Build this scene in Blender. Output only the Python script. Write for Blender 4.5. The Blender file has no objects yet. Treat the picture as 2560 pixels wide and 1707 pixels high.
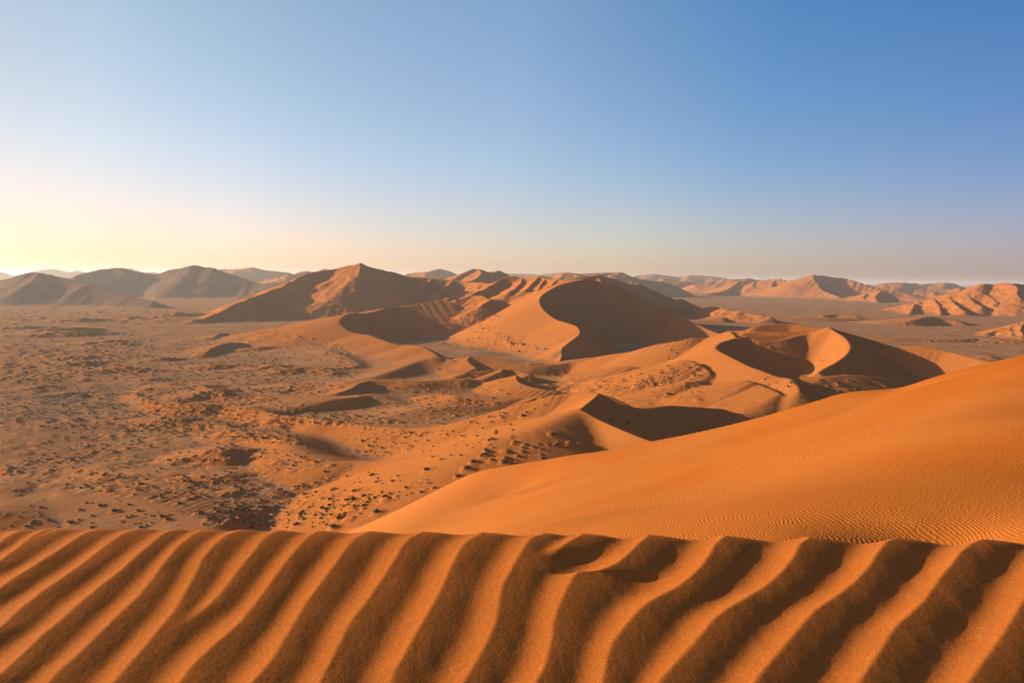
import bpy, math, random
import numpy as np
from math import radians, sin, cos, tan, pi
random.seed(7); rng = np.random.RandomState(11)
sc = bpy.context.scene
C = sc.collection

# ------------------------------------------------------------------ camera
CAMZ = 100.0
F = 2560*24/36.0
PITCH = math.atan((853.5-697)/F)          # looking down by this much
ROLL = radians(.62)                       # the horizon dips a little to the right
cam_d = bpy.data.cameras.new('camera'); cam = bpy.data.objects.new('camera', cam_d); C.objects.link(cam)
cam_d.lens = 24; cam_d.sensor_width = 36; cam_d.clip_start = 0.05; cam_d.clip_end = 200000
cam.location = (0, 0, CAMZ); 
from mathutils import Vector, Matrix
cam.rotation_euler = (Matrix.Rotation(pi/2-PITCH, 3, 'X') @ Matrix.Rotation(ROLL, 3, 'Z')).to_euler()
sc.camera = cam

# ------------------------------------------------------------------ light
SUN_AZ, SUN_EL = -76.0, 12.6              # degrees from the view axis (+Y), negative = left
SKY, SUN, EXPO = 0.107, 5.0, 0.89
w = bpy.data.worlds.new('World'); sc.world = w; w.use_nodes = True
nt = w.node_tree; nt.nodes.clear()
sky = nt.nodes.new('ShaderNodeTexSky'); sky.sky_type = 'NISHITA'; sky.sun_disc = False
sky.sun_elevation = radians(SUN_EL); sky.sun_rotation = radians(SUN_AZ)
sky.altitude = 1500; sky.air_density = 1.0; sky.dust_density = 3.0; sky.ozone_density = 1.8
bg = nt.nodes.new('ShaderNodeBackground'); bg.inputs[1].default_value = SKY
out = nt.nodes.new('ShaderNodeOutputWorld')

def wn_(t, **k):
    q = nt.nodes.new(t)
    for a_, v_ in k.items(): setattr(q, a_, v_)
    return q
def wmix(mode, fac, A, B):
    q = wn_('ShaderNodeMix', data_type='RGBA', blend_type=mode)
    for i_, v_ in ((0, fac), (6, A), (7, B)):
        if hasattr(v_, 'node'): nt.links.new(v_, q.inputs[i_])
        else: q.inputs[i_].default_value = v_
    return q.outputs[2]
tc = wn_('ShaderNodeTexCoord'); sxyz = wn_('ShaderNodeSeparateXYZ'); nt.links.new(tc.outputs['Generated'], sxyz.inputs[0])
dt = wn_('ShaderNodeVectorMath', operation='DOT_PRODUCT'); nt.links.new(tc.outputs['Generated'], dt.inputs[0])
dt.inputs[1].default_value = (sin(radians(SUN_AZ))*cos(radians(SUN_EL)), cos(radians(SUN_AZ))*cos(radians(SUN_EL)), sin(radians(SUN_EL)))
mr0 = wn_('ShaderNodeMapRange'); mr0.inputs['From Min'].default_value = -1; nt.links.new(dt.outputs['Value'], mr0.inputs[0])
def wramp(fac, stops):
    q = wn_('ShaderNodeValToRGB'); e = q.color_ramp.elements
    e[0].position, e[0].color = stops[0][0], (*stops[0][1], 1); e[1].position, e[1].color = stops[1][0], (*stops[1][1], 1)
    for p_, c_ in stops[2:]:
        k_ = e.new(p_); k_.color = (*c_, 1)
    nt.links.new(fac, q.inputs[0]); return q.outputs[0]
bysun = wramp(mr0.outputs[0], [(.30, (.20, .50, .78)), (.48, (.43, .80, 1.06)), (.64, (1.10, 1.14, 1.14)), (.86, (1.10, 1.04, .88)), (.95, (.72, .67, .58))])
byelev = wramp(sxyz.outputs[2], [(0.0, (1, 1, 1)), (.07, (.85, .85, .85)), (.16, (.45, .45, .45)), (.36, (0, 0, 0))])
horiz = wramp(mr0.outputs[0], [(.30, (.68, .50, .66)), (.55, (1.14, .85, .80)), (.80, (1.12, .75, .73)), (.88, (.88, .57, .56)), (.95, (.70, .42, .46))])
tnt = wmix('MIX', byelev, bysun, horiz)
final = wmix('MULTIPLY', 1.0, sky.outputs[0], tnt)
nt.links.new(final, bg.inputs[0]); nt.links.new(bg.outputs[0], out.inputs[0])
sl = bpy.data.lights.new('sun', 'SUN'); sl.energy = SUN; sl.angle = radians(0.55); sl.color = (1.0, 0.92, 0.64)
so = bpy.data.objects.new('sun', sl); C.objects.link(so)
from mathutils import Vector
sd = Vector((sin(radians(SUN_AZ))*cos(radians(SUN_EL)), cos(radians(SUN_AZ))*cos(radians(SUN_EL)), sin(radians(SUN_EL))))
so.rotation_euler = (-sd).to_track_quat('-Z', 'Y').to_euler()
sc.view_settings.view_transform = 'Standard'; sc.view_settings.look = 'None'
sc.view_settings.exposure = EXPO; sc.view_settings.gamma = 1
try:
    sc.cycles.use_denoising = True; sc.cycles.volume_bounces = 1; sc.cycles.max_bounces = 6
except Exception: pass

def tag(o, label=None, cat=None, group=None, kind=None):
    if label: o['label'] = label
    if cat: o['category'] = cat
    if group: o['group'] = group
    if kind: o['kind'] = kind
    return o

# ------------------------------------------------------------------ photo pixel -> world ray
def ray(px, py):
    u = (px-1280)/F; v = (853.5-py)/F
    u, v = u*cos(ROLL)-v*sin(ROLL), v*cos(ROLL)+u*sin(ROLL)
    y = cos(PITCH)+v*sin(PITCH); z = v*cos(PITCH)-sin(PITCH)
    return u/y, z/y                        # x per metre of depth, z per metre of depth
def P(px, py, D=None, z=None):
    a, b = ray(px, py)
    if D is None: D = (z-CAMZ)/b
    return (a*D, D, CAMZ+b*D)
def z1(a, b): return (a/2.6133, 640+b/2.6133)
def z2(a, b): return (850+a/2.6133, 640+b/2.6133)
def z3(a, b): return (1660+a/2.6133, 640+b/2.6133)
def z4(a, b): return (a/2.6133, 950+b/2.6133)
def z5(a, b): return (850+a/2.6133, 850+b/2.6133)

# ------------------------------------------------------------------ noise
def _hash(ix, iy, seed):
    h = (ix.astype(np.int64)*374761393 + iy.astype(np.int64)*668265263 + seed*1442695041) & 0xffffffff
    h = ((h ^ (h >> 13))*1274126177) & 0xffffffff
    return ((h ^ (h >> 16)) & 0xffffff).astype(np.float32)/np.float32(0xffffff)*2-1
def vnoise(x, y, seed=0):
    ix = np.floor(x); iy = np.floor(y); fx = (x-ix).astype(np.float32); fy = (y-iy).astype(np.float32)
    fx = fx*fx*fx*(fx*(fx*6-15)+10); fy = fy*fy*fy*(fy*(fy*6-15)+10)
    a = _hash(ix, iy, seed); b = _hash(ix+1, iy, seed); c = _hash(ix, iy+1, seed); d = _hash(ix+1, iy+1, seed)
    return (a+(b-a)*fx)*(1-fy)+(c+(d-c)*fx)*fy
def fbm(x, y, seed=0, octv=4, gain=.5):
    s = 0; a = 1; t = 0
    for o in range(octv):
        s = s+a*vnoise(x*2**o+o*17.3, y*2**o-o*9.1, seed+o*13); t += a; a *= gain
    return s/t
def sstep(a, b, x):
    t = np.clip((x-a)/(b-a), 0, 1); return t*t*(3-2*t)
def smax(a, b, k):
    h = np.clip(.5+.5*(a-b)/k, 0, 1); return b+(a-b)*h+k*h*(1-h)
def smin(a, b, k): return -smax(-a, -b, k)

# ------------------------------------------------------------------ terrain grid (rows of depth, columns of bearing)
us = np.concatenate([np.linspace(-1.5, -.86, 90, endpoint=False), np.linspace(-.86, .86, 1360), np.linspace(.86, 1.5, 91)[1:]])
def logseg(a, b, r): n = int(math.log(b/a)/r); return np.exp(np.linspace(math.log(a), math.log(b), n, endpoint=False))
Ds = np.concatenate([logseg(5, 25, .03), logseg(25, 130, .008), logseg(130, 260, .0040), logseg(260, 1500, .0026), logseg(1500, 4200, .0034), logseg(4200, 11000, .008), logseg(11000, 90000, .035)])
NR, NC = len(Ds), len(us)
print('grid', NR, NC, NR*NC)
GX = (Ds[:, None]*us[None, :]).astype(np.float32); GY = np.repeat(Ds[:, None], NC, 1).astype(np.float32)

def window(x0, x1, y0, y1):
    y0 = max(y0, 5.0); 
    if y1 < y0: return None
    r0 = max(0, np.searchsorted(Ds, y0)-1); r1 = min(NR, np.searchsorted(Ds, y1)+1)
    ua = min(x0/y0, x0/y1); ub = max(x1/y0, x1/y1)
    c0 = max(0, np.searchsorted(us, ua)-1); c1 = min(NC, np.searchsorted(us, ub)+1)
    if r1 <= r0 or c1 <= c0: return None
    return slice(r0, r1), slice(c0, c1)

def smooth_line(pts, n=3):
    pts = [np.array(p, float) for p in pts]
    if len(pts) < 3: return pts
    o = []
    for i in range(len(pts)-1):
        p0 = pts[max(i-1, 0)]; p1 = pts[i]; p2 = pts[i+1]; p3 = pts[min(i+2, len(pts)-1)]
        for k in range(n):
            t = k/n
            o.append(.5*((2*p1)+(-p0+p2)*t+(2*p0-5*p1+4*p2-p3)*t*t+(-p0+3*p1-3*p2+p3)*t**3))
    o.append(pts[-1]); return o

SLIP = np.array([.94, -.34])
def ridge_surf(X, Y, pts, sw, ss, slip=SLIP, r=0.0, wob=None):
    """height of a dune under a crest line: the two flanks fall at their own angles"""
    best = np.full(X.shape, -1e4, np.float32)
    sx, sy = slip
    for a, b in zip(pts[:-1], pts[1:]):
        dx, dy = b[0]-a[0], b[1]-a[1]; L2 = dx*dx+dy*dy+1e-9
        t = np.clip(((X-a[0])*dx+(Y-a[1])*dy)/L2, 0, 1)
        qx = X-(a[0]+t*dx); qy = Y-(a[1]+t*dy)
        d = np.sqrt(qx*qx+qy*qy)+1e-4
        c = (qx*sx+qy*sy)/d
        m = sstep(-.45, .45, c)
        s = sw+(ss-sw)*m
        if r: dd = np.sqrt(d*d+r*r)-r
        else: dd = d
        if wob is not None: s = s*wob
        h = a[2]+t*(b[2]-a[2])-s*dd
        np.maximum(best, h, out=best)
    return best

owner = np.zeros((NR, NC), np.int16)
OBJ = [('desert_floor', 'wide sandy plain dotted with tufts running between the dunes')]

# base ground
def base(X, Y):
    z = 5*np.exp(-(((X-110)/170)**2+((Y-470)/120)**2))
    z += 2*np.exp(-(((X+10)/110)**2+((Y-520)/90)**2))
    z += 4*np.exp(-(((X-200)/160)**2+((Y-330)/120)**2))
    z += 9*np.exp(-(((X-(-15))/130)**2+((Y-1450)/260)**2))
    z += 18*np.exp(-(((X-(-260))/240)**2+((Y-1850)/230)**2))
    return z
Z = base(GX, GY).astype(np.float32)
und = fbm(GX/90, GY/60, 3, 4)
near = np.exp(-(GY/1500)**2)
Z += und*.8*sstep(200, 320, GY)*(.35+.65*sstep(-.55, -.1, GX/GY))*(.4+.6*near)
ZB = Z.copy()

def dune(name, label, lines, sw=.42, ss=.62, k=8, r=0, slip=SLIP, rough=.0, rs=60, reach=None, n=3, wob=.12, kin=2.0):
    """lines: list of crest polylines [(x,y,z)...]; a dune is the union of the flanks under its crests"""
    allp = np.array([p for l in lines for p in l]); hm = allp[:, 2].max()+5
    R = reach or hm/min(sw, ss)*1.15+20
    win = window(allp[:, 0].min()-R, allp[:, 0].max()+R, allp[:, 1].min()-R, allp[:, 1].max()+R)
    if win is None: return
    X, Y = GX[win], GY[win]
    dn = None
    if rough or wob:
        n1 = fbm(X/rs, Y/rs, len(OBJ)*7+1, 4)
        wb = 1+wob*n1
    else: wb = None
    for l in lines:
        h = ridge_surf(X, Y, smooth_line(l, n), sw, ss, slip, r, wb)
        dn = h if dn is None else smax(dn, h, kin)
    if rough:
        rd = 1-np.abs(fbm(X/rs*.8+3, Y/rs*.8, len(OBJ)*5+2, 4))*2
        dep = np.clip((hm-dn)/hm, 0, 1)
        dn = dn+rough*hm*(rd-.55)*sstep(.02, .25, dep)
    cur = Z[win]
    new = smax(dn, cur, k)
    own = owner[win]
    if name:
        if label: OBJ.append((name, label))
        idx = len(OBJ)-1
        own[(dn > cur+.3)] = idx
    Z[win] = new

# ---- far ranges (behind everything)
def far(lines_fn, pts, D, **kw):
    return [P(*lines_fn(a, b), D=(d if d else D)) for a, b, d in pts]
SC = 1.0      # scale of the distances given with the points
def L(fn, pts, D=None):
    o = []; pts = [(p[0], p[1], p[2]*SC) if len(p) == 3 else p for p in pts]; D = D and D*SC
    for p in pts:
        if len(p) == 2: o.append(P(*fn(*p), D=D))
        else: o.append(P(*fn(p[0], p[1]), D=p[2]))
    return o
def LZ(fn, pts):
    return [P(*fn(p[0], p[1]), z=p[2]) for p in pts]

hz = dict(sw=.28, ss=.5, k=20, n=1, wob=.25)
dune('distant_dunes', 'pale line of far dunes at the left edge of the horizon', [L(z1, [(-300, 95), (-120, 100), (0, 112), (40, 122), (75, 133)], 9000)], rough=.12, rs=500, **hz)
dune('distant_dunes', 'faint far dunes between the two dark left hills', [L(z1, [(235, 108), (320, 86), (370, 88), (430, 100), (470, 104), (500, 95), (560, 104), (590, 116)], 9000)], rough=.12, rs=500, **hz)
dune('distant_dunes', 'faint small dune tops showing over the long left hill', [L(z1, [(800, 85), (850, 80), (920, 100), (960, 104), (1000, 98), (1040, 110)], 9500)], rough=.12, rs=500, **hz)
dune('distant_dunes', 'far rounded dunes right of the long left hill', [L(z1, [(1400, 92), (1450, 90), (1560, 84), (1650, 72), (1700, 85), (1800, 98), (1900, 118)], 5600)], rough=.14, rs=260, **hz)
dune('distant_dunes', 'low far ridge just left of the great star dune', [L(z1, [(1780, 160, 4300), (1880, 125, 4400), (1920, 112, 4500), (2060, 92, 4600), (2130, 78, 4600), (2230, 88, 4600)])], rough=.16, rs=200, **hz)
dune('distant_dunes', 'pale far peaks right of the star dune summit', [L(z2, [(360, 108), (415, 120), (500, 108), (545, 97), (575, 105), (620, 100), (655, 80), (700, 92), (770, 110), (850, 125)], 5200)], rough=.16, rs=260, **hz)
dune('distant_dunes', 'far pale ridges above the saddle in the middle', [L(z2, [(1060, 118), (1150, 120), (1250, 124), (1330, 128), (1400, 125), (1500, 118)], 9500)], rough=.12, rs=500, **hz)
dune('distant_dunes', 'long far range falling away to the right of the middle', [L(z2, [(1340, 135), (1400, 125), (1470, 115), (1600, 115), (1690, 112), (1740, 108), (1840, 105), (1900, 125), (2000, 150), (2100, 180), (2200, 205)], 4300)], rough=.2, rs=220, **hz)
dune('distant_dunes', 'faint pinkish far range right of the middle', [L(z2, [(1950, 140), (2060, 128), (2130, 135), (2200, 150), (2300, 142), (2352, 146), (2450, 150), (2520, 155)], 9000)], rough=.16, rs=450, **hz)
dune('distant_dunes', 'pinkish far hills left of the right-hand massif', [L(z3, [(-60, 150), (0, 146), (130, 160), (260, 168), (330, 158), (400, 152), (480, 148), (560, 140), (605, 155), (700, 165)], 6200)], rough=.2, rs=300, **hz)
dune('distant_dunes', 'purple far range between the right-hand dunes', [L(z3, [(1340, 185), (1450, 178), (1560, 175), (1700, 185), (1780, 182), (1850, 170), (1900, 178), (1960, 195), (2040, 195), (2200, 190)], 6200)], rough=.22, rs=280, **hz)
dune('distant_dunes', 'low pink foothill below the purple far range', [L(z3, [(1650, 262), (1700, 250), (1780, 238), (1860, 225), (1930, 208), (2010, 215)], 4300)], rough=.2, rs=200, **hz)
# everything beyond: scattered low relief
frr = 1-np.abs(fbm(GX/1800, GY/2200, 91, 5))*2
Z += np.clip(frr-.35, 0, 1)*55*sstep(6500, 9500, GY)*(1-sstep(20000, 60000, GY))

# ---- left dark hills
SC = .93
dune('sand_hill', 'long dark hill with a pointed summit on the left horizon', [
    L(z1, [(470, 170, 3200), (510, 125, 3300), (600, 100, 3350), (710, 85, 3400), (790, 80, 3400), (850, 88, 3400), (960, 115, 3400), (1040, 108, 3400), (1100, 90, 3400), (1180, 75, 3400), (1260, 57, 3400), (1330, 68, 3400), (1400, 75, 3380), (1500, 110, 3350), (1640, 155, 3300), (1760, 190, 3250), (1850, 220, 3200), (1950, 245, 3150)]),
    L(z1, [(1180, 105, 3360), (1160, 125, 3320), (1200, 145, 3280)])], sw=.52, ss=.60, k=22, rough=.07, rs=190, n=2, kin=14, slip=np.array([.6, -.8]))
dune('sand_hill', 'dark rounded hill cut by the left edge of the photo', [
    L(z1, [(-500, 260, 2400), (-300, 205, 2420), (-100, 165, 2440), (0, 152, 2450), (100, 125, 2450), (190, 104, 2450), (260, 108, 2450), (300, 115, 2440), (430, 140, 2420), (560, 175, 2380), (720, 225, 2330), (860, 265, 2280), (1000, 292, 2230)]),
    L(z1, [(250, 110, 2440), (232, 130, 2410), (215, 150, 2380)])], sw=.52, ss=.60, k=18, rough=.05, rs=150, n=2, kin=10, slip=np.array([.6, -.8]))

# ---- right massif
SC = 1.42
dune('sand_massif', 'pink massif with a sharp shaded summit on the right', [
    L(z3, [(40, 232, 3900), (150, 200, 3800), (230, 182, 3700), (330, 205, 3600), (420, 190, 3500), (500, 158, 3450), (560, 155, 3450), (610, 158, 3450), (680, 148, 3400), (745, 145, 3350), (800, 158, 3300), (870, 150, 3250), (930, 135, 3200), (980, 122, 3150), (1040, 125, 3150), (1100, 135, 3150), (1200, 150, 3150), (1250, 165, 3100), (1340, 190, 3050), (1410, 205, 3000), (1500, 225, 2950), (1600, 250, 2900), (1700, 268, 2850), (1800, 282, 2800)]),
    L(z3, [(980, 122, 3150), (975, 140, 3100), (1010, 180, 3010), (1030, 215, 2930), (1080, 245, 2860), (1150, 268, 2790)]),
    L(z3, [(500, 158, 3450), (450, 195, 3350), (400, 225, 3250), (300, 240, 3200), (200, 245, 3200)]),
    L(z3, [(600, 158, 3440), (580, 200, 3300), (640, 215, 3250)]),
    L(z3, [(745, 145, 3350), (700, 190, 3250), (780, 240, 3050), (860, 260, 2950)])], sw=.36, ss=.58, k=14, rough=.06, rs=200, n=2, kin=5)
dune('sand_dune', 'fluted pink dune at the foot of the right-hand massif', [
    L(z3, [(1030, 296, 2720), (1120, 275, 2700), (1250, 260, 2680), (1330, 238, 2650), (1420, 222, 2620), (1480, 240, 2600), (1550, 262, 2560), (1650, 278, 2500), (1760, 284, 2450), (1850, 290, 2400)]),
    L(z3, [(1330, 240, 2645), (1300, 270, 2560), (1340, 300, 2480)]),
    L(z3, [(1420, 224, 2620), (1380, 265, 2520), (1400, 300, 2420)])], sw=.36, ss=.55, k=10, rough=.07, rs=70, n=2, kin=4)
SC = 1.24
dune('sand_dune', 'fluted orange dune cut by the right edge of the photo', [
    L(z3, [(1400, 352, 2000), (1490, 328, 1980), (1600, 310, 1960), (1750, 280, 1950), (1850, 250, 1940), (1960, 220, 1930), (2050, 190, 1920), (2090, 178, 1920), (2160, 180, 1920), (2230, 172, 1900), (2290, 190, 1860), (2312, 220, 1820), (2305, 250, 1790), (2335, 275, 1760), (2400, 300, 1740), (2520, 330, 1720)]),
    L(z3, [(2270, 178, 1900), (2352, 185, 1950), (2500, 200, 2000), (2700, 240, 2050)]),
    L(z3, [(1760, 284, 1940), (1800, 330, 1820), (1810, 385, 1720)]),
    L(z3, [(1860, 258, 1930), (1900, 310, 1820), (1970, 360, 1720)]),
    L(z3, [(1640, 312, 1940), (1620, 350, 1830), (1600, 390, 1730)]),
    L(z3, [(1960, 232, 1920), (2010, 290, 1830), (2080, 330, 1760)]),
    L(z3, [(2060, 200, 1915), (2110, 260, 1850), (2180, 300, 1780)])], sw=.42, ss=.6, k=9, rough=.05, rs=60, n=2, kin=3)
dune('sand_dune', 'low dark dune on the plain below the right-hand dune', [
    LZ(z3, [(1330, 442, 3), (1480, 438, 6), (1600, 425, 11), (1690, 402, 17), (1750, 397, 18), (1850, 410, 14), (1930, 428, 9), (2000, 442, 4)])], sw=.12, ss=.42, k=3, r=4, slip=np.array([.2, -.98]))
SC = 1.13
dune('sand_dune', 'small lit dune at the right edge above the orange flank', [
    L(z3, [(2110, 502, 1170), (2180, 485, 1180), (2250, 462, 1190), (2352, 432, 1200), (2500, 400, 1210), (2700, 410, 1220)]),
    L(z3, [(2352, 440, 1190), (2330, 480, 1150), (2350, 520, 1110)]),
    L(z3, [(2260, 464, 1185), (2270, 495, 1150), (2290, 520, 1120)])], sw=.34, ss=.5, k=4, rough=.05, rs=30)
for pts, h in [([(1430, 536), (1550, 540), (1900, 543), (2060, 538), (2200, 548), (2352, 552)], 5), ([(1780, 625), (1950, 632), (2120, 650)], 4),
               ([(1030, 385), (1150, 382), (1250, 388)], 8), ([(380, 410), (430, 392), (480, 396), (520, 408)], 8), ([(700, 400), (900, 405), (1150, 408), (1450, 408)], 7)]:
    dune(None, None, [LZ(z3, [(a, b, h) for a, b in pts])], sw=.10, ss=.38, k=2.5, r=4, slip=np.array([.35, -.94]), wob=.3)

# ---- ridge behind the crescent dune
SC = 1.06
dune('sand_dune', 'shaded dune ridge falling to the right behind the crescent dune', [
    L(z2, [(1480, 150, 1800), (1560, 142, 1820), (1640, 132, 1850), (1700, 125, 1880), (1740, 138, 1890), (1840, 162, 1900), (1960, 185, 1900), (2100, 238, 1880), (2250, 290, 1860), (2352, 328, 1830)])
    + L(z3, [(340, 338, 1770), (420, 350, 1680), (700, 385, 1560)]),
    L(z2, [(1700, 128, 1875), (1690, 150, 1830), (1720, 175, 1790)])], sw=.40, ss=.5, k=8, rough=.06, rs=70, slip=np.array([.7, -.7]))
dune('sand_dune', 'orange dune peak with one shaded side behind the saddle', [
    L(z2, [(700, 165, 2500), (730, 152, 2500), (800, 115, 2550), (850, 92, 2580), (880, 82, 2600), (925, 86, 2600), (960, 100, 2600), (1010, 100, 2600), (1035, 92, 2600), (1060, 100, 2600), (1110, 130, 2600), (1180, 150, 2600)]),
    L(z2, [(905, 84, 2600), (925, 105, 2520), (905, 135, 2420), (860, 160, 2330), (800, 175, 2260)])], sw=.42, ss=.6, k=10, rough=.03, rs=70, kin=3)

# ---- the star dune
SC = 1.0
dune('star_dune', 'great star dune with the highest summit left of the middle', [
    L(z1, [(1150, 458, 1385), (1180, 450, 1395), (1300, 412, 1440), (1400, 372, 1490), (1560, 308, 1580), (1700, 253, 1670), (1830, 198, 1750), (1960, 138, 1830), (2030, 110, 1870), (2100, 98, 1890), (2210, 82, 1920)]) + L(z2, [(0, 76, 1925), (60, 60, 1925), (90, 57, 1922), (135, 45, 1915)]),
    L(z2, [(135, 45, 1915), (200, 72, 1960), (290, 95, 2010), (370, 110, 2040), (455, 138, 2060), (560, 145, 2080), (650, 150, 2080), (740, 160, 2070), (830, 170, 2040), (920, 175, 1980), (990, 180, 1900), (1050, 180, 1830)]),
    L(z2, [(135, 48, 1915), (130, 90, 1850), (120, 125, 1800), (85, 160, 1770), (60, 200, 1745), (45, 225, 1730), (0, 242, 1715)]) + L(z1, [(2170, 290, 1690), (2120, 318, 1655), (2040, 345, 1640), (1960, 362, 1620)]),
    L(z1, [(2050, 345, 1640), (1900, 378, 1570), (1750, 405, 1520), (1600, 432, 1470), (1450, 462, 1420)]),
    L(z2, [(455, 140, 2058), (420, 180, 1960), (390, 215, 1880), (330, 260, 1800)]),
    L(z2, [(290, 97, 2008), (300, 150, 1930), (240, 200, 1860)]),
    L(z2, [(920, 177, 1978), (900, 215, 1880), (860, 240, 1800)]),
    L(z2, [(740, 162, 2068), (690, 205, 1950), (640, 245, 1850)]),
    L(z2, [(600, 147, 2078), (560, 190, 1975), (500, 232, 1880)]),
    L(z2, [(370, 111, 2040), (350, 165, 1950), (290, 215, 1860)]),
    ], sw=.44, ss=.50, k=10, rough=.035, rs=70, kin=3, n=2, slip=np.array([.99, .10]))
# ---- middle orange dune + bowl rim
dune('sand_dune', 'bright orange dune with ribbed top between the star and crescent dunes', [
    L(z2, [(700, 278, 1470), (770, 270, 1490), (840, 257, 1500), (900, 230, 1540), (980, 195, 1590), (1050, 155, 1640), (1110, 132, 1660), (1150, 133, 1660), (1190, 145, 1650), (1240, 138, 1640), (1300, 131, 1620), (1340, 145, 1590), (1400, 152, 1540), (1480, 158, 1460), (1540, 170, 1380)]),
    L(z2, [(1190, 145, 1650), (1180, 180, 1570), (1130, 215, 1490), (1100, 240, 1440)]),
    L(z2, [(1300, 133, 1620), (1260, 175, 1530), (1220, 215, 1450)]),
    L(z2, [(1345, 147, 1588), (1310, 195, 1480), (1290, 230, 1400)]),
    L(z2, [(1420, 155, 1520), (1380, 190, 1420), (1340, 225, 1330)]),
    L(z2, [(700, 278, 1470), (760, 290, 1420), (860, 262, 1440), (930, 262, 1420), (980, 285, 1360), (930, 320, 1300)])], sw=.46, ss=.5, k=10, rough=.03, rs=50, kin=4, n=2)
dune('sand_dune', 'pale curved rim enclosing the bushy bowl left of the crescent dune', [
    L(z2, [(740, 272, 1460), (640, 290, 1420), (540, 308, 1380), (470, 322, 1350), (410, 334, 1320), (330, 335, 1290), (280, 345, 1250), (230, 360, 1215), (160, 374, 1180), (100, 372, 1150), (40, 382, 1120), (5, 405, 1090), (-5, 430, 1060), (15, 460, 1030), (60, 490, 1000), (120, 508, 980), (190, 516, 955), (215, 526, 940), (300, 556, 900), (330, 566, 885), (390, 580, 868), (440, 580, 865), (530, 588, 835), (560, 600, 822), (600, 625, 798), (633, 652, 768)])], sw=.20, ss=.5, k=4, r=2, slip=np.array([.75, .66]), wob=.1, n=2)
# ---- crescent (S) dune
dune('crescent_dune', 'big dune with an S-shaped crest, orange on one side and dark on the other', [
    L(z2, [(1460, 160, 1290), (1530, 152, 1280), (1600, 150, 1260), (1530, 163, 1230), (1440, 188, 1190), (1370, 222, 1150), (1320, 255, 1115), (1303, 285, 1085), (1308, 315, 1060), (1330, 350, 1030), (1370, 385, 1000), (1410, 412, 975), (1470, 432, 945), (1530, 450, 920), (1560, 472, 900), (1567, 497, 885), (1550, 522, 872), (1500, 560, 855), (1460, 590, 845), (1446, 620, 832), (1448, 655, 815), (1430, 690, 795)]),
    L(z2, [(1600, 150, 1260), (1700, 168, 1260), (1780, 190, 1250), (1850, 222, 1240), (1940, 264, 1225), (2060, 320, 1200), (2200, 385, 1170)]) + L(z3, [(200, 438, 1105), (300, 482, 1070), (400, 520, 1035)]),
    ], sw=.50, ss=.58, k=6, r=0, wob=.05, rs=80, kin=2.5)

# ---- basin dune (mid right)
dune('sand_dune', 'bright dune with a round shaded basin in its top, right of the middle', [
    L(z2, [(1240, 700, 735), (1430, 700, 735), (1600, 680, 730), (1750, 645, 722), (1900, 625, 710), (2050, 582, 700)]) + L(z3, [(90, 556, 690), (190, 535, 690), (270, 535, 690), (370, 515, 688), (430, 492, 680), (500, 487, 675), (560, 480, 672), (600, 462, 675), (680, 447, 680), (760, 447, 680), (830, 445, 680), (900, 450, 675), (1000, 466, 665), (1050, 478, 655), (1080, 470, 640)]),
    L(z3, [(1080, 470, 640), (1200, 503, 650), (1330, 540, 660), (1430, 572, 660), (1550, 604, 650)]),
    L(z3, [(1400, 606, 600), (1540, 602, 600), (1620, 587, 600), (1700, 590, 595), (1850, 620, 580), (1950, 646, 565), (2050, 672, 550), (2120, 688, 540), (2300, 730, 520), (2500, 800, 500)]),
    L(z3, [(430, 492, 680), (470, 530, 640), (440, 546, 618), (380, 560, 602), (345, 585, 585), (342, 608, 572), (400, 642, 552), (480, 682, 530), (560, 722, 510), (640, 750, 495), (740, 788, 478), (820, 800, 468), (850, 825, 455), (880, 860, 440), (882, 885, 430)]),
    L(z3, [(440, 546, 618), (540, 525, 630), (620, 550, 622), (700, 552, 622), (780, 545, 624), (880, 520, 636), (960, 510, 642), (1040, 498, 645)]),
    L(z3, [(520, 505, 660), (640, 495, 662), (760, 498, 658), (900, 490, 658), (1000, 488, 655)]),
    L(z3, [(540, 520, 645), (680, 520, 645), (800, 520, 645), (920, 508, 648)]),
    ], sw=.44, ss=.52, k=3, r=1.5, wob=.05, rs=60, kin=2.0)

dune('sand_dune', None, [L(z3, [(1080, 470, 640), (1130, 500, 620), (1180, 532, 600), (1210, 570, 582), (1215, 600, 570), (1195, 640, 555), (1130, 690, 535), (1060, 727, 522), (1010, 757, 510)])], sw=.66, ss=.52, k=3, r=1.0, wob=.04, rs=60)
fx_, fy_, fz_ = P(*z3(760, 625), z=33.5)           # sandy floor of the basin
win = window(fx_-90, fx_+90, fy_-80, fy_+80)
if win:
    q_ = ((GX[win]-fx_)/52)**2+((GY[win]-fy_)/34)**2
    Z[win] = smax((33.5-.07*(GX[win]-fx_)-14*np.clip(q_-.7, 0, None)).astype(np.float32), Z[win], 2.5)
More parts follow.
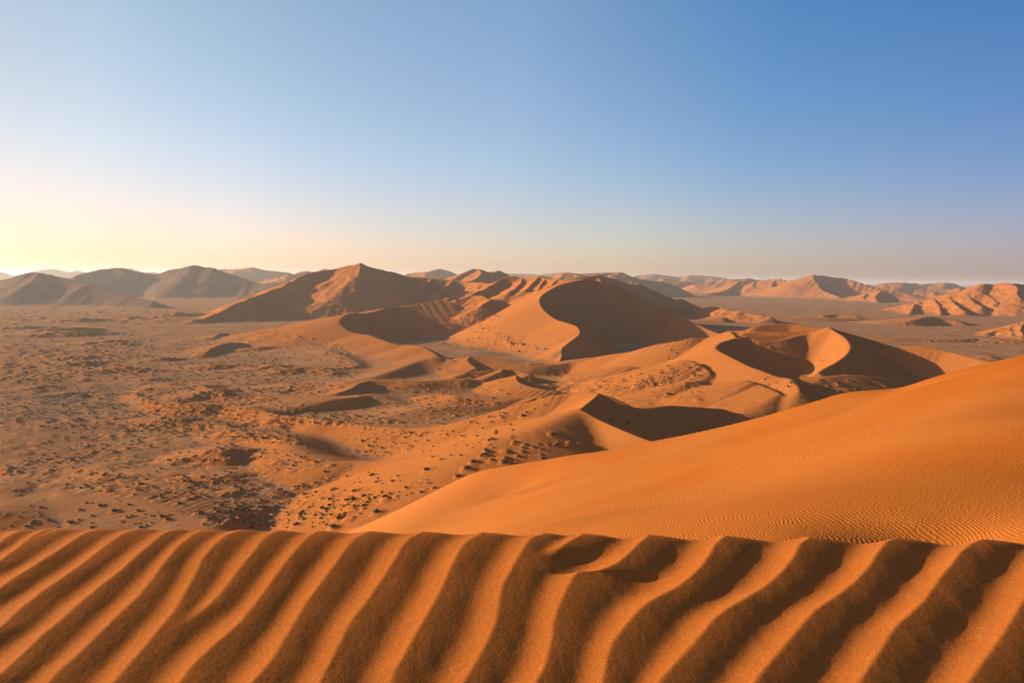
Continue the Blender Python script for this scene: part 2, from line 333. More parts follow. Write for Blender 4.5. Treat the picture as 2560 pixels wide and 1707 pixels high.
# ---- apex dune M1 / M2
dune('sand_dune', 'bright dune with a sharp apex and dark right side in the centre', [
    LZ(z4, [(860, 85, 3), (950, 120, 4.5), (1050, 140, 5.5), (1150, 150, 6), (1260, 160, 6.5), (1380, 158, 7), (1510, 160, 7), (1600, 180, 7), (1700, 200, 7), (1850, 228, 7.5), (2000, 240, 8), (2100, 258, 8.6)]) +
    LZ(z5, [(0, 530, 9), (100, 542, 9.5), (200, 558, 10), (300, 566, 11), (420, 575, 12), (560, 570, 14), (700, 550, 17), (850, 515, 21), (1000, 470, 25), (1150, 430, 29), (1280, 395, 32), (1400, 362, 35), (1540, 342, 37), (1640, 339, 38.5), (1690, 353, 38.5)])],
    sw=.44, ss=.52, k=3, r=1.5, wob=.05, rs=60, kin=3, slip=np.array([.35, .94]))
dune('sand_dune', None, [
    LZ(z5, [(1690, 353, 38.5), (1640, 395, 37.7), (1585, 440, 37), (1570, 462, 36.5), (1600, 480, 36), (1700, 525, 35.5), (1850, 590, 35), (1950, 630, 34.5), (2035, 662, 34), (2150, 720, 33)])],
    sw=.50, ss=.60, k=2, r=.4, wob=.05, rs=60, kin=3, slip=np.array([.92, .39]))
dune('sand_dune', None, [
    LZ(z4, [(1560, 318, 5), (1700, 338, 6), (1850, 360, 7.5), (1895, 380, 8), (1935, 430, 8), (1985, 478, 8.2), (2080, 508, 8.6), (2200, 538, 9)]) +
    LZ(z5, [(150, 797, 9.6), (300, 796, 11.5), (500, 770, 15.5), (700, 742, 20), (900, 700, 26), (1050, 655, 30.5), (1200, 608, 33), (1350, 560, 35), (1480, 500, 36), (1560, 468, 36.3)])],
    sw=.34, ss=.31, k=3, r=7, wob=.05, rs=60, kin=3, slip=np.array([.45, -.89]))
dune(None, None, [LZ(z5, [(1740, 362, 32), (1880, 430, 30), (2000, 445, 29), (2150, 428, 27), (2300, 436, 25), (2500, 450, 22)])], sw=.3, ss=.5, k=2, r=2)

OBJ_MID = len(OBJ)
# ---- small dunes, hollows and lee ridges of the middle ground: (name?, pts, sw, ss, r)
SM = [
 (z5, [(0, 300, 8), (60, 280, 9), (120, 266, 10), (220, 262, 10), (330, 263, 10), (420, 264, 10), (500, 268, 10), (600, 262, 10), (700, 258, 10), (800, 256, 10)], .18, .42, 2.5),
 (z5, [(200, 250, 5), (300, 215, 6), (400, 180, 8), (480, 148, 10), (560, 126, 12), (620, 119, 13), (700, 120, 12), (780, 124, 10)], .2, .45, 2),
 (z5, [(700, 121, 12), (750, 140, 11), (760, 158, 9)], .2, .45, 1.5),
 (z5, [(780, 124, 11), (840, 109, 15), (880, 107, 15.5), (960, 112, 15), (1040, 130, 13), (1120, 150, 11), (1200, 163, 10)], .2, .5, 1),
 (z5, [(850, 109, 15), (832, 130, 13.5), (850, 155, 12), (890, 180, 10)], .25, .5, .5),
 (z5, [(1200, 163, 10), (1300, 168, 10), (1400, 160, 11), (1500, 145, 13), (1600, 128, 15), (1700, 108, 17), (1765, 98, 18)], .2, .42, 1.5),
 (z5, [(820, 212, 10), (900, 204, 11), (980, 197, 12), (1040, 187, 13), (1062, 190, 13), (1050, 205, 12), (1010, 216, 10)], .25, .5, .8),
 (z5, [(1062, 190, 13), (1150, 200, 11), (1240, 225, 10)], .25, .5, .8),
 (z5, [(1090, 300, 9), (1095, 262, 12), (1150, 229, 17), (1152, 250, 16), (1170, 275, 14.5), (1230, 300, 13), (1320, 320, 12), (1420, 338, 10.5), (1520, 345, 9), (1600, 349, 7), (1680, 353, 4)], .3, .55, .3),
 (z5, [(620, 352, 9), (680, 352, 10), (720, 358, 11), (765, 366, 12)], .25, .5, 1),
 (z5, [(765, 366, 12), (800, 378, 12), (860, 380, 12), (960, 385, 12), (1020, 390, 12), (1120, 385, 13), (1220, 375, 14), (1320, 365, 16)], .25, .5, 1.2),
 (z5, [(0, 372, 5), (80, 368, 6), (150, 362, 7), (220, 365, 7), (300, 385, 6), (360, 405, 5)], .18, .4, 2),
 (z5, [(520, 445, 8), (640, 436, 9), (760, 432, 9), (860, 440, 8)], .18, .4, 2),
 (z5, [(1590, 240, 12), (1600, 220, 13), (1640, 195, 15), (1690, 190, 15), (1740, 210, 13), (1780, 225, 11)], .3, .5, 1),
 (z5, [(1590, 222, 13), (1640, 232, 12.5), (1720, 245, 12), (1790, 262, 12), (1840, 278, 12), (1870, 295, 11), (1950, 330, 10)], .3, .5, .4),
 (z5, [(1800, 175, 15), (1870, 168, 16), (1940, 180, 14)], .25, .45, 1.5),
 (z5, [(2040, 175, 16), (2050, 158, 18), (2090, 156, 18), (2120, 175, 17), (2130, 205, 16), (2170, 225, 15), (2195, 255, 14), (2205, 285, 12)], .3, .5, .6),
 (z5, [(2190, 160, 20), (2220, 140, 21.5), (2260, 125, 23), (2290, 140, 22), (2310, 165, 20), (2352, 190, 18)], .3, .52, .5),
 (z5, [(2090, 330, 10), (2110, 316, 11), (2200, 322, 11.5), (2290, 330, 12), (2352, 355, 11)], .3, .5, .4),
 (z5, [(2150, 315, 11), (2220, 290, 13), (2290, 285, 13), (2352, 290, 12)], .25, .45, 1.5),
 (z5, [(1780, 395, 11), (1860, 415, 11), (1930, 420, 12), (1985, 408, 13), (1990, 402, 13), (1930, 392, 12), (1850, 380, 11)], .3, .5, .3),
 (z3, [(60, 800, 12), (75, 770, 14), (80, 745, 15), (110, 710, 17), (150, 680, 19), (190, 690, 18.5), (240, 715, 17), (290, 750, 15.5), (300, 775, 14), (285, 800, 12)], .3, .5, .4),
 (z3, [(0, 880, 8), (80, 884, 9), (170, 880, 10), (230, 895, 9.5), (330, 905, 9), (420, 910, 8)], .3, .45, .8),
 (z3, [(480, 850, 13), (500, 825, 15), (540, 812, 16), (570, 830, 15), (530, 855, 14), (520, 870, 13), (560, 890, 11), (550, 915, 10), (520, 925, 9)], .32, .5, .4),
 (z3, [(20, 860, 10), (90, 840, 11), (170, 820, 12), (240, 815, 11)], .25, .42, 2),
 (z3, [(540, 812, 16), (620, 840, 14), (700, 870, 12), (760, 900, 9)], .25, .45, 2),
 (z3, [(1060, 790, 17), (1200, 775, 19), (1380, 788, 20), (1550, 790, 22), (1720, 791, 24)], .12, .3, 3),
 # left ground
 (z4, [(690, 560, 2.5), (720, 585, 3), (745, 608, 3.4), (800, 625, 4.6), (950, 622, 4.8), (1100, 625, 4.8), (1200, 642, 4.6), (1300, 634, 5.2), (1400, 634, 5.4), (1460, 642, 5), (1550, 680, 3.5), (1600, 710, 3), (1618, 745, 2.5)], .13, .55, .8),
 (z4, [(1600, 715, 3), (1700, 705, 3), (1850, 712, 2)], .13, .35, 1.5),
 (z4, [(1250, 455, 3), (1260, 443, 3.5), (1330, 452, 4), (1390, 448, 5), (1430, 441, 7), (1450, 480, 6), (1470, 525, 4)], .3, .35, .2),
 (z4, [(1430, 441, 7), (1540, 445, 6.2), (1650, 452, 5.2), (1750, 442, 4), (1850, 430, 2)], .2, .42, .8),
 (z4, [(300, 800, 3), (500, 790, 5), (700, 780, 6), (880, 790, 6.5), (1020, 812, 6.5), (1150, 845, 6.5), (1250, 885, 6), (1330, 930, 6), (1380, 985, 6)], .10, .34, 5),
 (z4, [(-80, 850, 7), (50, 858, 6.5), (130, 868, 6), (200, 885, 5.5), (260, 898, 5), (350, 935, 4)], .15, .3, 1.2),
 (z4, [(-60, 700, 4), (60, 705, 4), (100, 740, 3)], .15, .3, 2),
 (z4, [(1930, 20, 5), (1990, 14, 6), (2100, 28, 6.5), (2200, 38, 7), (2290, 34, 8), (2340, 22, 9), (2400, 8, 9)], .2, .35, 1),
 (z4, [(2340, 24, 9), (2290, 55, 8), (2200, 85, 7), (2120, 98, 5)], .2, .35, 1),
 (z4, [(1560, 95, 3), (1640, 98, 4), (1800, 108, 5), (1950, 112, 6), (2100, 115, 7.5), (2220, 118, 8), (2352, 108, 8)], .12, .38, 1.5),
 (z4, [(1640, 60, 3), (1820, 40, 5), (2000, 50, 5)], .12, .25, 3),
 (z4, [(1090, 25, 4), (1120, 35, 4.5), (1250, 42, 5.5), (1310, 32, 6), (1370, 60, 6), (1420, 58, 7), (1500, 78, 5), (1600, 92, 4)], .16, .32, 1),
 (z4, [(1210, 262, 2), (1260, 272, 2.6), (1300, 276, 3), (1400, 284, 3.4), (1470, 292, 3.5), (1500, 302, 4), (1545, 322, 3.5)], .18, .36, .8),
 (z4, [(1640, 175, 5.5), (1700, 190, 5.5), (1780, 205, 5)], .16, .34, 1),
 (z4, [(1060, 242, 3.5), (1100, 240, 4), (1160, 248, 4), (1200, 262, 3.5)], .16, .32, 1),
 # far left ground (z1)
 (z1, [(1330, 642, 6), (1380, 605, 10), (1430, 580, 13), (1500, 566, 14), (1570, 566, 11)], .2, .34, 2),
 (z1, [(1000, 672, 4), (1080, 664, 6), (1180, 666, 4)], .14, .3, 2),
 (z1, [(1280, 712, 5), (1380, 704, 8), (1450, 706, 8), (1600, 708, 7), (1730, 712, 8), (1780, 708, 10), (1830, 720, 8), (1900, 735, 8), (1980, 725, 9), (2080, 730, 8), (2200, 755, 5)], .16, .34, 2),
 (z1, [(690, 732, 4), (780, 724, 7), (880, 726, 7), (980, 734, 5), (1060, 742, 3)], .14, .3, 2),
 (z1, [(1390, 535, 6), (1420, 512, 9), (1480, 502, 10), (1560, 508, 8)], .16, .32, 2),
 (z1, [(1720, 535, 8), (1725, 515, 10), (1750, 485, 15), (1800, 462, 19), (1870, 453, 21), (1940, 455, 20), (2000, 470, 16), (2050, 485, 12)], .25, .45, 1.5),
 (z1, [(1600, 600, 6), (1700, 592, 9), (1780, 590, 9), (1850, 600, 6)], .15, .3, 2),
 (z1, [(1860, 585, 7), (1960, 575, 10), (2060, 590, 11), (2160, 620, 11), (2250, 655, 10), (2320, 690, 8), (2330, 715, 6)], .15, .42, 6),
 (z1, [(990, 795, 3), (940, 795, 4), (1000, 795, 5), (1060, 802, 3)], .14, .28, 2),
 (z1, [(220, 855, 4), (270, 848, 5), (330, 855, 3)], .14, .28, 2),
 (z1, [(400, 895, 3), (440, 890, 5), (500, 900, 3)], .14, .28, 2),
 (z1, [(1250, 855, 4), (1310, 843, 6), (1380, 855, 5), (1400, 868, 6), (1480, 885, 5), (1560, 895, 3)], .16, .3, 1.5),
 (z1, [(250, 500, 6), (330, 490, 12), (400, 487, 15), (500, 490, 14), (640, 490, 11), (760, 502, 5)], .10, .30, 3),
 (z1, [(310, 480, 10), (345, 462, 18), (420, 470, 14), (520, 465, 14), (640, 470, 8)], .2, .3, 2),
 (z1, [(460, 415, 7), (520, 408, 12), (640, 410, 9)], .10, .30, 4),
 (z1, [(90, 460, 5), (150, 456, 10), (240, 458, 6)], .10, .30, 3),
 (z1, [(620, 553, 5), (720, 548, 9), (810, 552, 5)], .10, .30, 3),
 (z1, [(1120, 378, 8), (1200, 372, 14), (1300, 372, 13), (1390, 376, 7)], .10, .30, 4),
 (z1, [(800, 400, 6), (840, 390, 12), (900, 396, 8)], .16, .30, 3),
 (z1, [(430, 655, 3), (520, 650, 6), (600, 655, 3)], .10, .28, 2),
 (z1, [(500, 695, 3), (560, 690, 6), (640, 693, 3)], .10, .28, 2),
 (z1, [(740, 568, 4), (800, 564, 6), (890, 570, 3)], .10, .28, 2),
]
def cast(px, py, dmin=150):
    a, b = ray(px, py)
    j = np.clip(np.searchsorted(us, a), 1, NC-1)
    col = Z[:, j]; line = CAMZ+b*Ds
    k0 = np.searchsorted(Ds, dmin)
    hit = np.nonzero(col[k0:] >= line[k0:])[0]
    if len(hit) == 0: return None
    k = k0+hit[0]
    if k == 0: return None
    d0 = line[k-1]-col[k-1]; d1 = line[k]-col[k]; t = d0/(d0-d1+1e-9)
    D = Ds[k-1]+(Ds[k]-Ds[k-1])*np.clip(t, 0, 1)
    return (a*D, D, k)
DR = [q for q in SM if q[0] is z3 or (q[0] is z5 and min(p[0] for p in q[1]) >= 1550)]
SM = [q for q in SM if q not in DR]
for fn, pts, sw, ss, r in SM:
    if fn is z1: pts = [(a, b, h*.55) for a, b, h in pts]
    if fn is z4: ss *= 1.2
    if fn is z5 and r >= 2: r *= 2.4; ss *= .74
    if fn is z5: pts = [(a, b, h*.84) for a, b, h in pts]
    dune(None, None, [LZ(fn, pts)], sw=sw, ss=ss, k=max(1.0, r*.8), r=r, wob=.10, rs=15, slip=np.array([.85, -.53]))

# low dunes lying on the flanks of the bigger ones
for fn, pts, sw, ss, r in DR:
    o_ = []
    for i_, (a, b, h) in enumerate(smooth_line(pts, 2)):
        px, py = fn(a, b); hh = 3.6*(.35+.65*sin(pi*(i_+.5)/(2*len(pts)-1)))
        c_ = cast(px, py); 
        if c_ is None: continue
        zg_ = CAMZ+ray(px, py)[1]*c_[1]; c2_ = cast(px, py+hh*F/c_[1])
        if c2_ is None or abs(c2_[1]-c_[1]) > 30: continue
        c_ = c2_; zz_ = min(CAMZ+ray(px, py)[1]*c_[1], CAMZ+ray(px, py+hh*F/c_[1])[1]*c_[1]+hh*1.2)
        o_.append((c_[0], c_[1], zz_))
    runs = [[]]
    for p_ in o_:
        if runs[-1] and math.dist(runs[-1][-1][:2], p_[:2]) > 22: runs.append([])
        runs[-1].append(p_)
    for ru in runs:
        if len(ru) > 2: dune(None, None, [ru], sw=sw, ss=ss, k=1.2, r=max(r, .6), wob=.08, rs=15, n=1, slip=np.array([.85, -.53]))

# ---- the near flank
def rbf_fit(pts):
    A = np.array(pts, float); n = len(A); sc_ = 100.0
    xy = A[:, :2]/sc_
    d = np.sqrt(((xy[:, None]-xy[None])**2).sum(-1)); 
    K = np.where(d > 0, d*d*np.log(d+1e-12), 0); K += np.eye(n)*.0004
    Pm = np.c_[np.ones(n), xy]; M = np.zeros((n+3, n+3)); M[:n, :n] = K; M[:n, n:] = Pm; M[n:, :n] = Pm.T
    b = np.r_[A[:, 2], 0, 0, 0]; wv = np.linalg.solve(M, b)
    def f(X, Y):
        X = X/sc_; Y = Y/sc_; o = wv[n]+wv[n+1]*X+wv[n+2]*Y
        for (px_, py_), ww in zip(xy, wv[:n]):
            d2 = (X-px_)**2+(Y-py_)**2
            o = o+ww*.5*d2*np.log(d2+1e-12)
        return o
    return f
brink = [P(700, 1400, D=285), P(780, 1372, D=262), P(870, 1330, D=240), P(960, 1290, D=228), P(1041, 1250, D=215), P(1120, 1210, D=202), P(1202, 1176, D=190), P(1309, 1156, D=182), P(1424, 1137, D=175), P(1539, 1122, D=169), P(1629, 1103, D=165), P(1750, 1080, D=160), P(1900, 1042, D=155),
         P(2039, 1001, D=150), P(2100, 982, D=149), P(2157, 974, D=147), P(2250, 966, D=143), P(2318, 945, D=140), P(2425, 915, D=138), P(2560, 885, D=135), P(2800, 840, D=132), P(3200, 780, D=130)]
ctl = list(brink)
for q in [(1183, 1250, 170), (1271, 1233, 158), (1424, 1196, 140), (1577, 1162, 132), (1750, 1120, 126), (1960, 1070, 120), (2188, 1002, 116), (2291, 967, 114), (2425, 935, 110), (2560, 902, 106), (2800, 860, 104),
          (900, 1335, 190), (1000, 1325, 150), (1100, 1300, 150), (1280, 1338, 66), (1280, 1288, 112), (1500, 1338, 48), (1500, 1260, 92), (1700, 1338, 38), (1700, 1260, 66), (1700, 1190, 98), (2000, 1338, 32), (2100, 1200, 52), (2100, 1100, 82), (2300, 1300, 33), (2560, 1338, 28), (2560, 1200, 40), (2560, 1050, 60), (2560, 970, 82), (2900, 1200, 38), (2900, 1000, 70)]:
    ctl.append(P(q[0], q[1], D=q[2]))
ctl += [(0, 5, 96.6), (-8, 6, 95.8), (8, 6, 96.6), (0, 12, 92.6), (-12, 12, 90.5), (12, 12, 93), (0, 22, 88), (-30, 22, 84), (-20, 60, 68), (-50, 60, 62), (-45, 120, 38), (-65, 180, 20), (-80, 100, 30), (20, 30, 87.5), (-98, 285, -16), (-140, 285, -30), (-210, 290, -60), (-105, 200, -4), (-200, 150, -10), (-160, 380, -60), (-60, 340, -40), (-140, 100, 0)]
for q in [(1271, 1233, 158), (1424, 1196, 140), (1577, 1162, 132), (1750, 1120, 126), (1960, 1070, 120), (2188, 1002, 116), (2425, 935, 110), (2560, 902, 106)]:
    x_, y_, zz_ = P(q[0], q[1], D=q[2]+7); ctl.append((x_, y_, zz_-.7))
    x_, y_, zz_ = P(q[0], q[1]+14, D=q[2]-9); ctl.append((x_, y_, zz_))
fl = rbf_fit(ctl)
r1 = np.searchsorted(Ds, 420); W = (slice(0, r1), slice(0, NC))
X, Y = GX[W], GY[W]
G = fl(X, Y)
G += fbm(X/35, Y/35, 5, 3)*.35*sstep(25, 80, Y)
# distance beyond the brink line
bl = smooth_line(brink, 3); bd = np.full(X.shape, 1e9, np.float32); bz = np.zeros(X.shape, np.float32); bs = np.zeros(X.shape, np.float32)
for a, b in zip(bl[:-1], bl[1:]):
    dx, dy = b[0]-a[0], b[1]-a[1]; L2 = dx*dx+dy*dy
    t = np.clip(((X-a[0])*dx+(Y-a[1])*dy)/L2, 0, 1); qx = X-(a[0]+t*dx); qy = Y-(a[1]+t*dy); d2 = qx*qx+qy*qy
    m = d2 < bd; bd = np.where(m, d2, bd); bz = np.where(m, a[2]+t*(b[2]-a[2]), bz); bs = np.where(m, np.sign(dx*qy-dy*qx), bs)
bd = np.sqrt(bd)*bs                                   # > 0 beyond the brink (the far, left side)
behind = bz-.57*np.maximum(bd, 0)
G = np.where(bd > 0, smin(np.minimum(G, bz+.3), behind, .3), G)
G = np.where(bd > 45, behind, G)
cur = Z[W]
own = owner[W]
OBJ.append(('dune_flank', 'smooth orange dune flank with fine wind ripples rising to the right')); own[G > cur+.3] = len(OBJ)-1
FL = len(OBJ)-1
Z[W] = smax(G.astype(np.float32), cur, 2.0)
# small shaded hollow on the top edge of the flank
hx, hy, _ = P(2180, 992, D=132)
Z[W] -= 1.6*np.exp(-(((X-hx)/9)**2+((Y-hy)/8)**2))*(own == FL)

# ------------------------------------------------------------------ casting photo pixels onto the terrain
ZT = Z
def zat(x, y):
    u = x/y; j = int(np.clip(np.searchsorted(us, u)-1, 0, NC-2)); i = int(np.clip(np.searchsorted(Ds, y)-1, 0, NR-2))
    fu = (u-us[j])/(us[j+1]-us[j]); fy = (y-Ds[i])/(Ds[i+1]-Ds[i])
    return float((Z[i, j]*(1-fu)+Z[i, j+1]*fu)*(1-fy)+(Z[i+1, j]*(1-fu)+Z[i+1, j+1]*fu)*fy)
def inpoly(x, y, poly):
    c = False; n = len(poly); j = n-1
    for i in range(n):
        xi, yi = poly[i]; xj, yj = poly[j]
        if (yi > y) != (yj > y) and x < (xj-xi)*(y-yi)/(yj-yi)+xi: c = not c
        j = i
    return c
# regions: polygon (photo px), count, size range (m), bare mound share, where
REG = [
 ([(0, 1070), (250, 1075), (560, 1100), (760, 1130), (1000, 1190), (1150, 1200), (930, 1270), (840, 1312), (560, 1315), (520, 1270), (300, 1240), (0, 1200)], 1200, (.7, 2.3), .35, 'on the near sandy floor left of the orange flank'),
 ([(0, 1215), (300, 1245), (520, 1290), (540, 1318), (0, 1318)], 45, (.9, 2.0), .1, 'on the pale sand just beyond the rippled crest at bottom left'),
 ([(500, 1250), (900, 1215), (980, 1240), (860, 1318), (540, 1320)], 230, (.8, 2.4), .2, 'in the bushy hollow just beyond the rippled crest'),
 ([(1000, 1120), (1400, 1080), (1480, 1115), (1160, 1185), (980, 1180)], 40, (1.2, 2.8), .1, 'on the shaded slope above the brink of the orange flank'),
 ([(0, 960), (330, 940), (700, 1000), (1000, 1050), (1050, 1070), (740, 1060), (780, 1120), (560, 1100), (250, 1075), (0, 1070)], 2900, (.8, 2.4), .4, 'on the hummocky plain in the left middle ground'),
 ([(380, 830), (640, 800), (860, 860), (900, 930), (820, 990), (560, 980), (330, 940)], 1500, (1.3, 3.4), .45, 'on the hummocky plain below the star dune'),
 ([(0, 790), (400, 800), (380, 900), (330, 950), (0, 960)], 1500, (1.8, 5.0), .8, 'on the flat left plain'),
 (([z2(100, 420), z2(330, 350), z2(700, 290), z2(1000, 270), z2(1060, 400), z2(1030, 480), z2(1100, 560), z2(1320, 600), z2(1250, 640), z2(800, 620), z2(500, 560), z2(250, 530)]), 520, (1.8, 4.2), .3, 'in the bushy bowl left of the crescent dune'),
 ([z2(1000, 500), z2(1060, 500), z2(1200, 570), z2(1360, 600), z2(1340, 620), z2(1100, 580)], 70, (1.8, 4.2), .1, 'along the foot of the crescent dune'),
 ([z2(1150, 430), z2(1500, 520), z2(1400, 580), z2(1150, 540)], 14, (1.5, 3.0), .0, 'on the orange face of the crescent dune'),
 ([z2(0, 120), z2(300, 250), z2(700, 240), z2(400, 320), z2(0, 400), z1(2100, 420), z1(1900, 300), z1(2200, 130)], 240, (2.2, 5.0), .3, 'on the slopes of the great star dune'),
 ([z1(1200, 440), z1(1700, 340), z1(2000, 180), z1(2100, 200), z1(1900, 420), z1(1400, 470)], 45, (2.2, 4.5), .1, 'on the left flank of the great star dune'),
 ([z5(0, 300), z5(400, 200), z5(800, 180), z5(1100, 270), z5(1300, 340), z5(800, 430), z5(0, 440)], 170, (1.1, 2.9), .2, 'among the low dunes in the middle of the photo'),
 ([z5(0, 440), z5(600, 380), z5(1050, 400), z5(1000, 460), z5(650, 560), z5(0, 520)], 220, (.9, 2.4), .25, 'in the shaded hollow behind the bright apex dune'),
 ([z5(0, 560), z5(500, 590), z5(900, 560), z5(1200, 640), z5(700, 740), z5(0, 770)], 200, (.8, 2.1), .3, 'on the near face of the bright apex dune'),
 ([z5(900, 480), z5(1450, 380), z5(1500, 440), z5(1100, 640), z5(700, 690)], 40, (.9, 2.3), .0, 'on the bright face of the apex dune'),
 ([z5(1250, 150), z5(1700, 260), z5(2352, 150), z5(2352, 420), z5(1800, 330), z5(1450, 320)], 150, (1.1, 3.0), .2, 'among the small dunes right of the middle'),
 ([z5(1850, 260), z5(2150, 220), z5(2180, 300), z5(1950, 320)], 90, (1.0, 2.2), .3, 'in the speckled hollow right of the middle'),
 ([z5(1700, 430), z5(2352, 460), z5(2300, 600), z5(2050, 640), z5(1750, 520)], 14, (1.2, 2.4), 0, 'on the dark side of the apex dune'),
 ([z3(700, 730), z3(1240, 790), z3(1300, 880), z3(900, 930), z3(600, 900)], 70, (1.2, 2.8), .1, 'below the basin dune right of the middle'),
 ([z3(500, 620), z3(1100, 680), z3(950, 750), z3(650, 740)], 16, (1.3, 2.6), 0, 'in the shaded basin right of the middle'),
 ([z3(0, 600), z3(250, 640), z3(100, 730), z3(0, 730)], 18, (1.2, 2.6), 0, 'on the left shoulder of the basin dune'),
 ([z3(1350, 700), z3(1620, 730), z3(1600, 780), z3(1350, 760)], 7, (1.4, 2.6), 0, 'on the dark slope behind the orange flank'),
 ([z3(1250, 440), z3(1400, 440), z3(2352, 480), z3(2352, 640), z3(1750, 570)], 300, (2.0, 4.0), .9, 'on the plain at the right'),
 ([z1(0, 330), z1(1300, 360), z1(1150, 440), z1(0, 450)], 420, (4, 10), .95, 'at the foot of the dark left hills'),
]
shrubs = []      # x, y, size, mound, region
for ri, (poly, n, (s0, s1), ms, where) in enumerate(REG):
    xs = [p[0] for p in poly]; ys = [p[1] for p in poly]; got = 0; tries = 0
    seeds = []
    while got < n and tries < n*12:
        tries += 1
        if seeds and random.random() < .35:
            cx, cy = random.choice(seeds); px = cx+random.gauss(0, 50); py = cy+random.gauss(0, 12)
        else: px = random.uniform(min(xs), max(xs)); py = random.uniform(min(ys), max(ys))
        if not inpoly(px, py, poly): continue
        h = cast(px, py)
        if h is None: continue
        if random.random() < .2: seeds.append((px, py))
        s = (s0+(s1-s0)*random.random()**2.2)*.8
        shrubs.append([h[0], h[1], s, random.random() < ms, ri, px, py]); got += 1
# the ones one can point to
NOTE = [
 ((941, 1319-38), 3.0, 'dark green bush on the sand left of the foot of the orange flank'),
 ((833, 1320), 2.6, 'dark green bush peeping over the rippled crest below the flank foot'),
 (z4(2180, 965), 2.8, 'large dark bush touching the rippled crest left of the flank foot'),
 (z4(2210, 905), 2.2, 'green bush just above the largest dark bush by the flank foot'),
 (z4(1935, 948), 2.6, 'broad brown bush on the lit sand between hollow and flank foot'),
 (z4(1700, 962), 2.0, 'pale bushy tuft just beyond the rippled crest at the right end of the hollow'),
 (z4(470, 933), 2.2, 'round dark bush alone on the pale sand at bottom left'),
 (z4(745, 857), 2.4, 'dark bush on the smooth pale rise above the bottom-left sand'),
 (z4(1060, 890), 2.0, 'upper dark bush of the pair on the pale rise'),
 (z4(1095, 912), 2.1, 'lower dark bush of the pair on the pale rise'),
 (z4(655, 822), 2.2, 'low wide bush above the round dark bush at bottom left'),
 (z4(830, 897), 1.4, 'small brown tuft midway along the pale rise'),
 (z4(175, 955), 1.8, 'dark tuft half hidden by the rippled crest near the left corner'),
 (z4(320, 915), 1.8, 'brown bush on the shaded ripple ridge at the left edge'),
 (z4(270, 832), 1.8, 'brown bush left of the low wide bush at bottom left'),
 (z4(920, 962), 1.7, 'dark tuft rising just behind the rippled crest below the pale rise'),
 (z4(600, 962), 1.6, 'straggly brown tuft just behind the crest left of centre bottom'),
 (z4(1170, 808), 1.8, 'yellow-green bush at the upper edge of the bushy hollow'),
 (z4(1310, 875), 3.0, 'largest bush clump at the left edge of the bushy hollow'),
 (z4(1370, 915), 2.8, 'brown bush clump low in the shaded corner of the hollow'),
 (z4(1540, 855), 2.6, 'brown bush in the middle of the bushy hollow'),
 (z4(1690, 840), 2.4, 'brown bush right of the middle of the bushy hollow'),
 (z4(1350, 710), 2.4, 'dark bush below the shaded brow of the small left dune'),
 (z4(1240, 670), 2.6, 'dark bush on the shaded brow of the small left dune'),
 (z4(1995, 748), 2.4, 'bush left of the smooth slope under the apex dune'),
 (z4(920, 685), 2.2, 'dark bush left of the small dune brow'),
 (z4(680, 637), 2.2, 'dark bush at the left end of the small dune brow'),
 (z4(2310, 782), 2.4, 'brown bush at the foot of the smooth slope in the centre'),
 (z5(1070, 800), 3.0, 'broad bush on the shaded slope above the flank brink'),
 (z5(825, 838), 3.4, 'largest brown bush cluster above the flank brink'),
 (z5(870, 800), 2.6, 'brown bush behind the largest cluster above the flank brink'),
 (z5(995, 785), 2.2, 'brown bush left of the broad bush above the flank brink'),
 (z5(1325, 776), 2.0, 'green bush touching the brink of the orange flank'),
 (z5(1165, 758), 2.0, 'dark bush right above the broad bush on the shaded slope'),
 (z5(1390, 618), 2.6, 'round bush with a long shadow on the lower lit slope'),
 (z5(1580, 685), 2.4, 'bush with a long shadow nearest the dark apex slope'),
 (z5(770, 893), 2.4, 'round brown bush alone on the lit foot of the flank'),
 (z5(565, 848), 2.4, 'bush left of the flank brink in the lit sand'),
 (z5(210, 887), 2.4, 'wide bush on the lit sand left of the flank brink'),
 (z5(235, 930), 2.0, 'bush below the wide bush on the lit sand'),
 (z5(345, 923), 2.0, 'bush right of the wide bush on the lit sand'),
 (z5(155, 1025), 2.2, 'bush at the right of the hollow near the flank foot'),
 (z5(1345, 275), 3.8, 'bright green bush cluster below the pointed small dune tip'),
 (z5(1365, 290), 3.0, 'second green bush beside the bright green cluster'),
 (z5(2145, 358), 2.6, 'yellow-green bush among the small dunes right of the apex'),
 (z5(1195, 495), 2.8, 'green bush on the bright face of the apex dune'),
 (z5(1220, 475), 2.0, 'small bush behind the green one on the bright face'),
 (z5(1115, 558), 2.2, 'green bush lower left on the bright face of the apex dune'),
 (z5(975, 660), 2.0, 'dark bush low on the bright face of the apex dune'),
 (z5(1755, 525), 2.8, 'dark bush on the shaded side of the apex dune'),
 (z5(1875, 543), 2.2, 'second dark bush on the shaded side of the apex dune'),
 (z3(790, 678), 3.2, 'round dark bush on the floor of the shaded basin'),
 (z3(695, 600), 2.8, 'dark bush on the far slope of the shaded basin'),
 (z3(25, 905), 2.6, 'yellow-green bush right of the centre among small dunes'),
 (z3(1450, 735), 3.0, 'dark bush on the shaded slope behind the orange flank'),
]
notes = []
for (px, py), s, lab in NOTE:
    h = cast(px, py)
    if h is None: continue
    notes.append(len(shrubs)); shrubs.append([h[0], h[1], s*.9, False, lab, px, py])
print('shrubs', len(shrubs))

